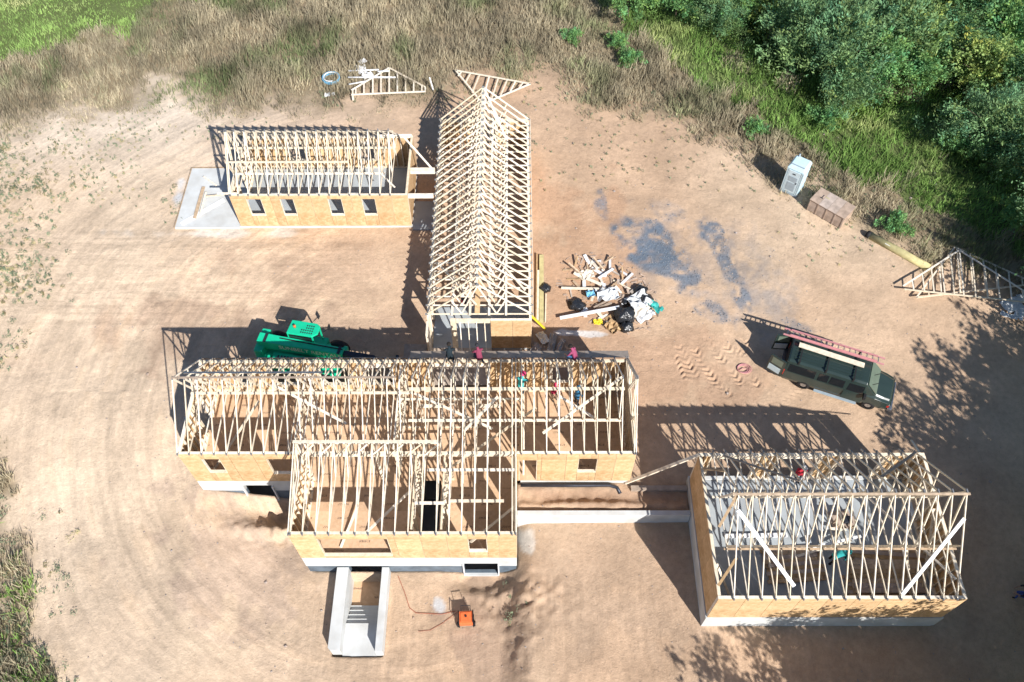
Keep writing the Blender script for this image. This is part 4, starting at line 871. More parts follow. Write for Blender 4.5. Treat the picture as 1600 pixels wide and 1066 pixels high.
bag('large black rubbish bag at the south side of the scrap heap', 975, 497, .62, seed=2, zoff=.1); bag('black rubbish bag with pale reflections at the southern tip of the heap', 979, 513, .42, seed=3); bag('black rubbish bag at the northeast corner of the scrap heap', 1000, 457, .42, seed=4); bag('black bag on the east side of the heap next to the teal tarp', 1008, 472, .42, seed=5, zoff=.1); bag('slumped dark bag at the west side of the scrap heap', 900, 478, .48, seed=6, sq=.5); bag('small black bag in the centre of the scrap heap', 977, 477, .2, seed=7, zoff=.2)
bag('lone black bag lying beside the lumber along the hall', 852, 452, .34, seed=8)
sheet('tarp', 'teal tarp at the eastern tip of the scrap heap', 'tarp', 1022, 486, .9, .45, -.9, 'teal', seed=8, bend=.35, z=.28); sheet('tarp', 'small teal tarp folded in the western half of the scrap heap', 'tarp', 922, 464, .5, .45, .1, 'blue_pipe', seed=9, bend=.2, z=.3)
sheet('plastic_sheet', 'large crumpled white sheet at the east of the scrap heap', 'sheet', 996, 476, 1.25, 1.0, .4, 'plastic_sheet', seed=10, bend=.5, z=.25); sheet('plastic_sheet', 'white sheet at the southeast edge of the scrap heap', 'sheet', 1008, 496, 1.1, .5, .6, 'white', seed=11, bend=.2); sheet('plastic_sheet', 'white sheet in the middle of the scrap heap', 'sheet', 948, 466, 1.2, .8, .2, 'plastic_sheet', seed=12, bend=.4, z=.3); sheet('plastic_sheet', 'small yellow sheet at the south edge of the scrap heap', 'sheet', 934, 505, .5, .35, .1, 'yellow', seed=13); sheet('cardboard_sheet', 'flat tan sheet on the north side of the scrap heap', 'sheet', 918, 430, .7, .6, .2, 'lumber', seed=14, z=.25); sheet('cardboard_sheet', 'tan sheet in the southeast of the scrap heap beside the large bag', 'sheet', 996, 488, 1.1, .8, .7, 'lumber', seed=15, z=.3); sheet('cardboard_sheet', 'open brown box flap at the southern point of the heap', 'box', 957, 514, .8, .6, -.8, 'lumber_old', seed=16, bend=.3)
lone_board(G(875, 497, .3), G(968, 480, .5), .2, .06, 'long pale board across the southwest of the scrap heap', 'white'); lone_board(G(877, 450, .35), G(958, 452, .4), .12, .09, 'long pale board crossing the middle of the scrap heap east to west', 'lumber'); lone_board(G(935, 435, .4), G(958, 420, .5), .14, .05, 'short bright board near the north of the scrap heap', 'white'); lone_board(G(958, 438, .3), G(985, 452, .25), .1, .05, 'thin board at the northeast of the scrap heap', 'lumber')
for k, (a_, b_, lb) in enumerate([((888, 411), (912, 432), 'leaning stick at the northwest corner of the scrap heap'), ((927, 402), (950, 430), 'long stick leaning southeast at the top of the scrap heap'), ((958, 401), (942, 411), 'stick poking northeast out of the scrap heap'), ((972, 417), (973, 443), 'upright stick at the northeast of the scrap heap'), ((903, 400), (897, 420), 'stick poking north at the northwest of the scrap heap')]):
    lone_board(G(*a_, .7), G(*b_, .15), .09, .09, lb, 'lumber_old', name='stick', cat='stick')
mb_s = MB()
for k in range(64):
    r_ = random.random()**.75; t = random.random()*2*math.pi; px, py = 948+r_*68*math.cos(t)+8*math.sin(t), 458+r_*52*math.sin(t)+r_*14*math.cos(t)
    c = GG(px, py); L_ = random.uniform(.25, 1.1); an = random.random()*math.pi; d_ = Vector((math.cos(an), math.sin(an), random.uniform(-.25, .25)))*L_/2; c.z += .06+.4*(1-r_)*random.random()
    lone_board(c-d_, c+d_, random.choice((.09, .14, .2)), random.choice((.04, .04, .09)), 'short loose wood offcut lying in the scrap heap east of the hall', random.choice(('lumber', 'lumber_old', 'crate', 'white', 'ply_grey')), name='wood_offcut', group='wood offcuts in the scrap heap', cat='offcut')
for k in range(170):
    r_ = random.random()**.5; t = random.random()*2*math.pi; px, py = 952+r_*80*math.cos(t)+10*math.sin(t), 458+r_*62*math.sin(t)+r_*18*math.cos(t); c = GG(px, py)
    an = random.random()*3.14; L_ = random.uniform(.04, .22); d_ = Vector((math.cos(an), math.sin(an), random.uniform(-.3, .3)))*L_; c.z += .03+.2*(1-r_)*random.random(); mb_s.bar(c-d_, c+d_, random.uniform(.03, .12), .03)
tag(mb_s.build('wood_scraps', M['crate']), 'scatter of splinters and tiny wood scraps around the heap', 'scraps', kind='stuff')
for k, (a_, b_, wd, lb) in enumerate([((839, 399), (838, 503), .1, 'brown board against the hall east wall, innermost of the long boards'), ((846, 401), (846, 506), .26, 'widest long yellow board lying along the hall east wall'), ((853, 462), (852, 505), .08, 'short thin board on the outer side of the long boards by the hall'), ((841, 425), (840, 503), .12, 'pale board between the brown and the widest board along the hall')]):
    p, q_ = GG(*a_), GG(*b_); lone_board(p+Vector((0, 0, .12)), q_+Vector((0, 0, .12)), wd, .14, lb, ['lumber_old', 'beam', 'lumber', 'lumber'][k])
p, q_ = G(830, 493, 1.6), G(852, 514, -.05); lone_board(p, q_, .16, .08, 'yellow level leaning against the southeast corner of the hall', 'yellow', name='spirit_level', cat='level')
for k, (px, py, a, b2, rz, m, lb) in enumerate([(862, 538, .4, 1.3, -.2, 'ply_grey', 'grey plywood offcut by the doorway east of the hall passage'), (848, 530, .5, .8, .5, 'lumber', 'pale crumpled sheet at the southeast corner of the hall'), (838, 546, .5, .7, -.4, 'crate', 'brown sheet leaning in the passage corner'), (874, 545, .3, 1.2, -.4, 'crate', 'long brown offcut beside the grey plywood east of the passage')]):
    sheet('plywood_offcut', lb, 'offcut', px, py, a, b2, rz, m, seed=40+k, bend=.15)
# lumber in the garage
def stack(label, group, px0, py0, px1, py1, n, wd, layers, zb_):
    a, b2 = G(px0, py0, zb_), G(px1, py1, zb_); d_ = (b2-a).normalized(); n_ = Vector((d_.y, -d_.x, 0))
    for k in range(layers):
        for i in range(n):
            o_ = n_*(i*(wd+.012))+Vector((0, 0, .022+k*.048))+d_*random.uniform(-.12, .12)
            lone_board(a+o_, b2+o_+d_*random.uniform(-.1, .1), wd, .042, ('top ' if k == layers-1 else 'lower ')+label, random.choice(('lumber_old', 'lumber_old', 'crate')), group=('upper layer, ' if k == layers-1 else 'lower layers, ')+group)
stack('board in the western stack of planks on the garage slab', 'western plank stack in the garage', 1190, 862, 1275, 856, 9, .18, 3, .40); stack('board in the long eastern stack of planks on the garage slab', 'eastern plank stack in the garage', 1325, 880, 1432, 880, 7, .22, 4, .40); stack('board in the stack of planks along the garage south wall', 'southern plank stack in the garage', 1318, 902, 1425, 902, 6, .17, 2, .40); stack('long board in the stack nearest the middle of the garage floor', 'middle plank stack in the garage', 1328, 856, 1442, 864, 4, .2, 3, .40)
lone_board(G(1270, 856, .9), G(1345, 838, 1.0), .12, .09, 'pale board propped across the middle of the garage floor', 'white'); sheet('plywood_sheet', 'brown sheet lying on the garage slab north of the plank stacks', 'sheet', 1306, 822, 1.0, .9, .1, 'crate', z=.42, bend=.03, seed=50); lone_board(G(1298, 826, .75), G(1322, 828, .75), .1, .09, 'short board on the brown sheet in the garage', 'lumber'); lone_board(G(1133, 838, .5), G(1230, 836, .5), .2, .1, 'white board lying on the west of the garage slab', 'white')
mb = MB(); mb.box((0, 0, 0), (.6, .35, .4)); p = G(1308, 823, .48); 
sh = thing('sawhorse_table', 'small saw table standing on the garage slab', 'saw table', (p.x-.2, p.y-.2, .40)); box('table_top', (0, 0, .75), (.9, .45, .8), M['crate'], sh)
for x_, y_ in ((.06, .06), (.84, .06), (.06, .39), (.84, .39)): beam('leg', (x_, y_, 0), (x_, y_, .75), .06, .06, M['lumber_old'], sh)
mb = MB(); mb.box((.25, .05, .8), (.65, .4, 1.0)); mb.build('saw', M['dark_steel'], sh, bevel=.03)

# ------------------------------------------------------------------ generator, cords
p = GG(731, 972); ge = thing('generator', 'orange generator with a dark pull handle on bare soil south of the wing', 'generator', (p.x-.38, p.y-.28, p.z), R(3)); ge.scale = (.82, .82, .9)
mb = MB(); mb.box((0, 0, .28), (.8, .72, .82)); mb.build('housing', M['orange'], ge, bevel=.04); mb = MB(); mb.box((.08, .08, .82), (.72, .64, .86)); mb.build('fuel_tank', M['orange'], ge, bevel=.02)
mb = MB(); mb.tube([(.4, .4, .86), (.4, .4, .91)], .07, 12); mb.build('fuel_cap', M['black'], ge)
for x_ in (-.03, .83): mb = MB(); mb.tube([(x_, 0, .05), (x_, 0, .9), (x_, .72, .9), (x_, .72, .05), (x_, 0, .05)], .03, 8); mb.build('frame_tube', M['black'], ge, smooth=True)
for x_ in (-.1, .9): wheel(ge, (x_, .15, .17), .17, .09)
for e_ in [o for o in ge.children if o.name.startswith('wheel')]: e_.rotation_euler = (0, 0, R(90))
mb = MB(); mb.tube([(.12, .7, .75), (.12, 1.0, .95), (.68, 1.0, .95), (.68, .7, .75)], .025, 8); mb.build('pull_handle', M['black'], ge, smooth=True)
def cord(label, pts, r, m, name='cord', closed=False, dz=.02):
    P_ = [GG(*p) for p in pts]; out_ = []
    for i in range(len(P_)-1):
        for t in np.linspace(0, 1, 7)[:-1]:
            q2 = P_[i].lerp(P_[i+1], float(t)); q2.z = gz(q2.x, q2.y)+dz; out_.append(q2)
    mb_ = MB(); mb_.tube(out_, r, 5); return tag(mb_.build(name, M[m]), label, 'cord')
cord('thin brown power cord running from the wing to the generator', [(622, 900), (632, 925), (640, 950), (650, 958), (690, 960), (716, 954)], .018, 'cord'); cord('second loop of power cord on the soil west of the generator', [(716, 956), (690, 975), (672, 985), (650, 987)], .012, 'cord')
c_ = GG(1160, 577); mb = MB()
for k in range(3): mb.tube([(c_.x+(.3+.05*k)*math.cos(t)+.05*k, c_.y+(.22+.05*k)*math.sin(t), c_.z+.03+.02*k) for t in [2*math.pi*i/20 for i in range(20)]], .022, 5, closed=True)
mb.tube([(c_.x-.2, c_.y-.1, c_.z+.05), (c_.x+.05, c_.y+.05, c_.z+.06), (c_.x+.2, c_.y-.05, c_.z+.05)], .02, 5)
tag(mb.build('cord_coil', M['pink'], smooth=True), 'coil of pinkish red cord on the soil west of the van', 'cord')

# ------------------------------------------------------------------ people
def person(label, p, rz, pose, shirt, trousers, hat=None, hair=(.02, .015, .012), scale=1.0):
    J = {'stand': dict(hip=(0, 0, .93), chest=(.02, 0, 1.32), neck=(.03, 0, 1.5), head=(.06, 0, 1.66), kl=(.03, .1, .5), kr=(.02, -.1, .5), fl=(0, .11, .08), fr=(-.02, -.11, .08), el=(.08, .27, 1.14), er=(.1, -.27, 1.14), hl=(.32, .2, 1.05), hr=(.34, -.18, 1.08)),
         'bend': dict(hip=(0, 0, .86), chest=(.33, 0, 1.08), neck=(.48, 0, 1.15), head=(.62, 0, 1.14), kl=(.08, .12, .46), kr=(.02, -.12, .46), fl=(0, .14, .08), fr=(-.12, -.13, .08), el=(.42, .26, .84), er=(.42, -.26, .82), hl=(.62, .16, .62), hr=(.6, -.14, .6)),
         'kneel': dict(hip=(0, 0, .45), chest=(.17, 0, .82), neck=(.25, 0, 1.0), head=(.34, 0, 1.13), kl=(.4, .14, .42), kr=(.32, -.16, .08), fl=(.36, .16, .06), fr=(-.12, -.16, .06), el=(.32, .28, .68), er=(.34, -.28, .68), hl=(.56, .16, .5), hr=(.56, -.14, .52))}[pose]
    V = []; Ed = []; Rd = []; roots = []
    def vt(c, r, par=None):
        V.append(c); Rd.append(r); i = len(V)-1
        if par is None: roots.append(i)
        else: Ed.append((par, i))
        return i
    def mid(a, b2, t): return tuple(a[k]+(b2[k]-a[k])*t for k in range(3))
    hip = vt(J['hip'], .155); be = vt(mid(J['hip'], J['chest'], .5), .145, hip); ch = vt(J['chest'], .165, be); nk = vt(J['neck'], .065, ch)
    hd0 = vt(mid(J['neck'], J['head'], .55), .075, nk); hd = vt(J['head'], .105, hd0); dz = mid(J['neck'], J['head'], 1.5); vt(dz, .07, hd)
    for s, k, f_, e_, h_ in ((1, 'kl', 'fl', 'el', 'hl'), (-1, 'kr', 'fr', 'er', 'hr')):
        hj = vt((J['hip'][0], s*.1, J['hip'][2]-.06), .1, hip); kn = vt(J[k], .065, hj); an = vt(J[f_], .045, kn); vt((J[f_][0]+.16, J[f_][1]+s*.02, J[f_][2]-.03), .04, an)
        shd = vt((J['chest'][0]+(J['neck'][0]-J['chest'][0])*.5, s*.19, J['chest'][2]+(J['neck'][2]-J['chest'][2])*.5), .07, ch); el = vt(J[e_], .048, shd); wr = vt(mid(J[e_], J[h_], .82), .032, el); pa = vt(J[h_], .04, wr)
        d_ = Vector(J[h_])-Vector(J[e_]); d_.normalize(); sd_ = Vector((0, s, 0)); dn_ = Vector((0, 0, -1))
        for i in range(4):
            b0 = Vector(J[h_])+sd_*(.03-.02*i); L_ = (.075, .085, .08, .06)[i]; r0 = vt(tuple(b0), .011); r1 = vt(tuple(b0+d_*L_*.7), .0095, r0); vt(tuple(b0+d_*L_+dn_*.03), .008, r1)
        b0 = Vector(J[h_])-sd_*.03; r0 = vt(tuple(b0), .012); r1 = vt(tuple(b0-sd_*.04+d_*.02), .01, r0); vt(tuple(b0-sd_*.045+d_*.055), .009, r1)
    hv = Vector(J['head']); fd = (Vector((1, 0, 0))*.8+(Vector(J['head'])-Vector(J['neck'])).normalized()*-.15).normalized()
    r0 = vt(tuple(hv+fd*.08), .018); vt(tuple(hv+fd*.125-Vector((0, 0, .02))), .013, r0)
    for s in (1, -1): r0 = vt(tuple(hv+Vector((0, s*.09, 0))), .02); vt(tuple(hv+Vector((-.01, s*.115, .01))), .016, r0)
    me_ = bpy.data.meshes.new('person'); me_.from_pydata(V, Ed, []); o_ = bpy.data.objects.new('tmp', me_); COL.objects.link(o_)
    md = o_.modifiers.new('s', 'SKIN'); sv = me_.skin_vertices[0].data
    for i, r_ in enumerate(Rd): sv[i].radius = (r_, r_*(.72 if r_ > .13 else 1)); sv[i].use_root = i in roots
    o_.modifiers.new('d', 'SUBSURF').levels = 1
    body = bpy.data.meshes.new_from_object(o_.evaluated_get(bpy.context.evaluated_depsgraph_get())); bpy.data.objects.remove(o_)
    for m_ in (cloth('shirt_cloth', shirt), cloth('trouser_cloth', trousers), M['skin'], M['black']): body.materials.append(m_)
    seg = {0: [(J['hip'], J['chest']), (J['chest'], J['neck'])]+[((J['chest'][0], s*.19, J['chest'][2]), J[e_]) for s, e_ in ((1, 'el'), (-1, 'er'))], 1: [(J['hip'], J[k]) for k in ('kl', 'kr')]+[(J[a], J[b2]) for a, b2 in (('kl', 'fl'), ('kr', 'fr'))], 2: [(J['neck'], dz)]+[(J[a], J[b2]) for a, b2 in (('el', 'hl'), ('er', 'hr'))], 3: [(J[f_], (J[f_][0]+.16, J[f_][1], J[f_][2]-.03)) for f_ in ('fl', 'fr')]}
    def sdst(p_, a, b2):
        a, b2 = Vector(a), Vector(b2); t = max(0, min(1, (p_-a).dot(b2-a)/max((b2-a).length_squared, 1e-6))); return (p_-a-(b2-a)*t).length
    for pl in body.polygons:
        c_ = pl.center; pl.material_index = min(seg, key=lambda k_: min(sdst(c_, *s_)-(.06 if k_ == 0 else 0) for s_ in seg[k_])); pl.use_smooth = True
    o_ = put('person', body, None, p, (0, 0, rz)); o_.scale = (scale,)*3; tag(o_, label, 'person')
    bm = bmesh.new(); bmesh.ops.create_uvsphere(bm, u_segments=14, v_segments=8, radius=.125)
    if hat: bmesh.ops.create_cone(bm, segments=16, radius1=.165, radius2=.15, depth=.02, cap_ends=True, cap_tris=False, matrix=Matrix.Translation((.03, 0, 0)))
    hm = bpy.data.meshes.new('hat'); bm.to_mesh(hm); bm.free(); hm.materials.append(cloth('hat_shell', hat) if hat else cloth('hair_dark', hair)); hm.polygons.foreach_set('use_smooth', [True]*len(hm.polygons))
    ax = (Vector(J['head'])-Vector(J['neck'])).normalized(); h_ = put('hard_hat' if hat else 'hair', hm, o_, hv+ax*.06-fd*.02); h_.scale = (1, .92, .8); h_.rotation_euler = ax.to_track_quat('Z', 'X').to_euler() if pose == 'bend' else (0, 0, 0)
    for s in (1, -1):
        eb = bmesh.new(); bmesh.ops.create_icosphere(eb, subdivisions=1, radius=.013); em = bpy.data.meshes.new('eye'); eb.to_mesh(em); eb.free(); em.materials.append(M['black']); put('eye', em, o_, hv+fd*.1+Vector((0, s*.036, .012)))
    return o_
def at(px, py, z): p_ = G(px, py, z); return (p_.x, p_.y, z)
person('worker in a dark jacket bending over the house eave by the passage', at(704, 566, 3.25), R(95), 'kneel', (.012, .022, .03), (.04, .045, .06))
person('worker in a maroon shirt kneeling on the house eave at the passage', at(750, 567, 3.25), R(110), 'kneel', (.22, .04, .08), (.03, .045, .08), hair=(.03, .03, .035))
person('worker in a pink and blue outfit on the grey sheathing strip', at(899, 565, 3.25), R(150), 'kneel', (.30, .06, .13), (.07, .16, .32))
person('worker in a teal shirt and pink cap kneeling among the house rafters', at(813, 612, 3.3), R(70), 'kneel', (.05, .40, .40), (.03, .04, .05), hat=(.7, .06, .18))
person('worker in a blue shirt on the house floor under the eastern rafters', at(900, 632, .15), R(40), 'stand', (.05, .20, .38), (.05, .05, .06), hat=(.08, .3, .5))
person('worker in a red shirt on the house floor beside the stud wall', at(866, 625, .15), R(-60), 'stand', (.6, .04, .12), (.25, .18, .12), hat=(.7, .06, .15))
person('worker with dark red trousers bending inside the hall under the rafters', at(725, 478, .05), R(-40), 'bend', (.02, .02, .025), (.40, .03, .05))
person('worker in a red shirt standing in the garage doorway', at(1243, 752, .42), R(-100), 'stand', (.50, .03, .05), (.05, .05, .07), hat=(.7, .7, .72))
person('worker in a teal shirt bending over planks in the garage', at(1296, 878, .42), R(10), 'bend', (.04, .42, .42), (.02, .02, .025), hat=(.05, .5, .5))
person('worker with dark clothes bending inside the west end of the house', at(300, 668, .15), R(60), 'bend', (.05, .28, .40), (.10, .09, .08))
person('worker in blue trousers and a dark shirt crouching at the east edge of the yard', at(1598, 934, gz(22.5, 13)), R(160), 'kneel', (.03, .03, .04), (.05, .10, .35))
# ------------------------------------------------------------------ vegetation
def tri_mesh(name, V, nv, m, tint=None, label=None, cat=None, kind=None):
    """V: (N, nv, 3) faces of nv corners, tint: (N,) brightness of the plant's own colour"""
    N = len(V); me_ = bpy.data.meshes.new(name); me_.vertices.add(N*nv); me_.vertices.foreach_set('co', V.reshape(-1).astype(np.float32))
    me_.loops.add(N*nv); me_.loops.foreach_set('vertex_index', np.arange(N*nv, dtype=np.int32)); me_.polygons.add(N); me_.polygons.foreach_set('loop_start', np.arange(0, N*nv, nv, dtype=np.int32))
    if tint is not None:
        a_ = me_.color_attributes.new('tint', 'FLOAT_COLOR', 'POINT'); t4 = np.ones((N, nv, 4), np.float32); t4[..., :3] = tint[:, None, :]; a_.data.foreach_set('color', t4.reshape(-1))
    me_.update(); me_.validate(); me_.materials.append(m); return me_
M['dry'] = mat('dry_grass', (.56, .485, .335), .9, .2, .5, attr='tint', translucent=.25, spec=.1)
M['grass'] = mat('green_grass', (.26, .43, .11), .8, .2, .4, attr='tint', translucent=.3, spec=.15)
def leafmat(n_, c): return mat(n_, c, .6, .18, .7, attr='tint', translucent=.28, spec=.25)
M['leaf_grey'] = leafmat('grey_green_leaf', (.20, .34, .15)); M['leaf_mid'] = leafmat('mid_green_leaf', (.20, .38, .13)); M['leaf_yel'] = leafmat('yellow_green_leaf', (.31, .42, .13)); M['leaf_dark'] = leafmat('dark_green_leaf', (.13, .26, .11)); M['weed'] = leafmat('weed_leaf', (.28, .34, .21))
def scatter(n_, mask, seed, box_=(-52, 46, 6, 72)):
    r = np.random.default_rng(seed); x = r.uniform(box_[0], box_[1], n_); y = r.uniform(box_[2], box_[3], n_); z = ground(x, y); a, b2 = pix(x, y, z)
    k = mask(a, b2, x, y) & (a > -260) & (a < 1860) & (b2 > -260) & (b2 < 1250); return x[k], y[k], z[k], a[k], b2[k]
def blades(x, y, z, k, h, wd, seed, spread=.16, lean=.35, tint=None, bias=(0, 0)):
    r = np.random.default_rng(seed); n_ = len(x); X = np.repeat(x, k)+r.normal(0, spread, n_*k); Y = np.repeat(y, k)+r.normal(0, spread, n_*k); Z = np.repeat(z, k); hh_ = np.repeat(h, k)*r.uniform(.55, 1.15, n_*k)
    t = r.uniform(0, 6.283, n_*k); dx, dy = np.cos(t)*wd/2, np.sin(t)*wd/2; lx, ly = r.normal(bias[0], lean, n_*k)*hh_, r.normal(bias[1], lean, n_*k)*hh_
    V = np.stack([np.stack([X-dx, Y-dy, Z-.03], -1), np.stack([X+dx, Y+dy, Z-.03], -1), np.stack([X+lx+dx*.25, Y+ly+dy*.25, Z+hh_], -1), np.stack([X+lx-dx*.25, Y+ly-dy*.25, Z+hh_], -1)], 1)
    tn = np.repeat(tint, k, 0)*r.uniform(.75, 1.25, (n_*k, 1)); return V, tn
def stuff(name, V, tn, m, label, cat): tag(put(name, tri_mesh(name, V, 4, m, tn)), label, cat, kind='stuff')
# tall dry grass, patchy in height and colour
def mk_dry(a, b2, x, y):
    d = fbm(x, y, 3.2, 91, 3)
    g = m_green(a, b2); l_ = m_lawn(a, b2); q_ = m_veg(a, b2, True); return (np.random.default_rng(5).random(a.shape) < q_**.7) & ~l_ & (np.where(g, d > .30, d > -.62))
x, y, z, a, b2 = scatter(95000, mk_dry, 1); hN = .62+.75*fbm(x, y, 2.4, 92, 3); edge = np.clip(.45+.55*(b2 < -9999)+.55*(fbm(x, y, 1.2, 93)+.5), .3, 1.2)
nearr = m_veg(a, b2, True)
tn = np.stack([np.ones_like(x), np.ones_like(x), np.ones_like(x)], -1)*(.80+.5*fbm(x, y, 1.6, 94, 3))[:, None]; gy = np.clip(fbm(x, y, 2.8, 95, 3)*2.2-.05, 0, 1)[:, None]; tn = tn*(1-gy)+tn*np.array([.48, .66, .45])*gy
V, tn2 = blades(x, y, z, 5, np.clip(hN*(.25+.75*nearr), .10, 1.3), .055, 2, spread=.13, lean=.3, tint=tn, bias=(.12, .1)); stuff('dry_grass', V, tn2, M['dry'], 'tall dry grass ringing the north side of the site', 'grass')
def mk_grn(a, b2, x, y): return (m_green(a, b2) & (fbm(x, y, 2.5, 96, 3) > -.6)) | (m_lawn(a, b2)) | ((b2 > 780) & (a < 130) & m_veg(a, b2) & (fbm(x, y, 1.1, 96, 3) > -.08))
x, y, z, a, b2 = scatter(80000, mk_grn, 3); lw = m_lawn(a, b2); dr = np.clip(fbm(x, y, 3, 97, 3)*2.4-.2, 0, 1)[:, None]; tn = np.ones((len(x), 3))*(.9+.6*fbm(x, y, 1.5, 98, 3))[:, None]; tn = tn*(1-dr)+tn*np.array([1.75, 1.22, 1.9])*dr
tn = np.where(lw[:, None], tn*np.array([1.3, 1.15, 1.4]), tn)
V, tn2 = blades(x, y, z, 5, np.where(lw, .22, .5)+.3*np.clip(fbm(x, y, 2, 99), -.4, .6), .07, 4, spread=.15, lean=.45, tint=tn, bias=(.1, .1)); stuff('green_grass', V, tn2, M['grass'], 'lush green grass in front of the trees and in the northwest corner', 'grass')
# thin weeds over the sandy margin and the western edge
WEED = [((-60, 225, 120, 475), 1500, .7), ((-40, 490, 55, 580), 160, .9), ((-60, 640, 30, 800), 90, .5), ((-90, 800, 130, 1090), 500, .8), ((90, 150, 420, 225), 380, .35), ((0, 190, 230, 330), 650, .4), ((255, 270, 290, 350), 40, .6), ((800, 120, 1240, 300), 500, .4), ((1200, 250, 1500, 420), 260, .4), ((640, 130, 860, 170), 90, .5), ((480, 140, 560, 175), 60, .5), ((780, 900, 830, 1000), 18, .5)]
PX_, PY_, S_ = [], [], []
r = np.random.default_rng(12)
for (ax, ay, bx, by), n_, s_ in WEED:
    px_, py_ = r.uniform(ax, bx, n_*2), r.uniform(ay, by, n_*2); kx = np.abs((px_-(ax+bx)/2)/((bx-ax)/2)); ky = np.abs((py_-(ay+by)/2)/((by-ay)/2))
    lim = np.where(ax < 0, (1-np.clip((px_-ax)/(bx-ax), 0, 1))*1.3, 1-.7*np.maximum(kx, ky))
    if by > 1000 and ax < 0: lim = np.where(px_ < 10+(py_-800)*.3, 1, .15)
    k = r.random(n_*2) < lim*(fbm(px_/20, py_/20, 1.6, 14, 3)+.55); k[n_:] &= r.random(n_) < .5
    PX_ += list(px_[k]); PY_ += list(py_[k]); S_ += list(np.full(k.sum(), s_))
LV = []; LT = []
for px_, py_, s_ in zip(PX_, PY_, S_):
    c = GG(px_, py_); n_ = int(12+r.integers(0, 18)); R_ = s_*r.uniform(.07, .36)*(1.2 if py_ > 700 else .85)
    t = r.uniform(0, 6.283, n_); d_ = np.sqrt(r.random(n_))*R_; L_ = r.uniform(.02, .06, n_)*(.6+s_*.6); zz_ = r.uniform(.02, .16, n_)*(.5+s_)*1.6*np.exp(-(d_/R_)**2)
    cx, cy = c.x+np.cos(t)*d_, c.y+np.sin(t)*d_; t2 = r.uniform(0, 6.283, n_); ux, uy = np.cos(t2)*L_, np.sin(t2)*L_; vx, vy = -np.sin(t2)*L_*.45, np.cos(t2)*L_*.45; tz = r.normal(0, .4, n_)*L_
    LV.append(np.stack([np.stack([cx-ux, cy-uy, c.z+zz_-tz], -1), np.stack([cx+vx, cy+vy, c.z+zz_], -1), np.stack([cx+ux, cy+uy, c.z+zz_+tz], -1), np.stack([cx-vx, cy-vy, c.z+zz_], -1)], 1)); br = r.uniform(.7, 1.25)
    LT.append(np.tile(np.array([1, 1, 1])*br if r.random() > .3 else np.array([1.7, 1.25, 1.1])*br, (n_, 1)))
stuff('weeds', np.concatenate(LV), np.concatenate(LT), M['weed'], 'sparse low weeds growing over the sandy edges of the site', 'weeds')
# trees and shrubs
def crown_mesh(name, rad, hgt, n_spray, leaves, L_, Wl, m, seed, up=.6, base=.12, plume=1.0):
    r = np.random.default_rng(seed); t = r.uniform(0, 6.283, n_spray); u = r.uniform(-.25, 1, n_spray); rr_ = np.sqrt(np.clip(1-np.clip(u, 0, 1)**2, 0, 1)); sc_ = r.uniform(.4, 1.18, n_spray)
    lob = 1+.32*np.sin(3*t+seed)+.22*np.sin(5*t+2*seed+4*u)
    tip = np.stack([np.cos(t)*rr_*rad*sc_*lob, np.sin(t)*rr_*rad*sc_*lob, hgt*(base+(1-base)*(.42+.58*u*sc_))], -1)
    out = np.stack([np.cos(t)*rr_, np.sin(t)*rr_, np.full(n_spray, up)+.5*u], -1)+r.normal(0, .25, (n_spray, 3)); out /= np.linalg.norm(out, axis=1)[:, None]
    ln = plume*r.uniform(.5, 1.1, n_spray); s_ = r.random((n_spray, leaves)); C_ = tip[:, None]-out[:, None]*(ln[:, None]*s_)[..., None]; spread = (.10+.28*s_)*plume; C_ = C_+r.normal(0, 1, C_.shape)*spread[..., None]
    D = out[:, None]+r.normal(0, .55, C_.shape); D /= np.linalg.norm(D, axis=2)[..., None]; Q = np.cross(D, r.normal(0, 1, C_.shape)); Q /= np.linalg.norm(Q, axis=2)[..., None]+1e-9
    Ls = L_*r.uniform(.4, 1.6, C_.shape[:2])[..., None]; D = D*Ls; Q = Q*Ls*Wl; V = np.stack([C_-D*.5, C_+Q*.5, C_+D*.5, C_-Q*.5], 2).reshape(-1, 4, 3)
    tn = np.repeat((r.uniform(.7, 1.3, n_spray))[:, None], leaves, 1).reshape(-1, 1)*r.uniform(.8, 1.2, (len(V), 1))*np.ones((1, 3)); hue = np.repeat(r.normal(0, .12, n_spray), leaves)[:, None]; tn = tn*np.concatenate([1+hue, np.ones_like(hue), 1-hue], 1)
    return tri_mesh(name, V, 4, m, np.clip(tn, .3, 2))
def trunk_mesh(rad, hgt, seed):
    rng = random.Random(seed); mb_ = MB(); top = Vector((rng.uniform(-.2, .2), rng.uniform(-.2, .2), hgt*.55)); mb_.tube([(0, 0, -.2), top*.5, top], [hgt*.022, hgt*.017, hgt*.012], 8)
    for k in range(9):
        t = k*2.4+rng.random(); b0 = top*rng.uniform(.25, 1); e1 = Vector((math.cos(t)*rad*.45, math.sin(t)*rad*.45, b0.z+hgt*.14)); e2 = Vector((math.cos(t)*rad*.8, math.sin(t)*rad*.8, b0.z+hgt*.27)); mb_.tube([b0, e1, e2], [hgt*.009, hgt*.006, hgt*.002], 6)
    return mesh_from('trunk', mb_.v, mb_.f, M['bark'])
KIND = {'silver': (3.6, 6.5, 230, 60, .25, .36, 'leaf_grey', .7, 1.3), 'mid': (2.6, 5.0, 190, 44, .19, .55, 'leaf_mid', .3, .8), 'yellow': (2.5, 4.4, 230, 44, .18, .6, 'leaf_yel', .2, .8), 'dark': (2.8, 5.5, 180, 44, .19, .55, 'leaf_dark', .3, .8), 'shrub': (1.5, 2.0, 120, 40, .15, .55, 'leaf_mid', .3, .55), 'tall': (3.4, 9.5, 300, 48, .22, .6, 'leaf_mid', .3, 1.0)}
PROTO = {}
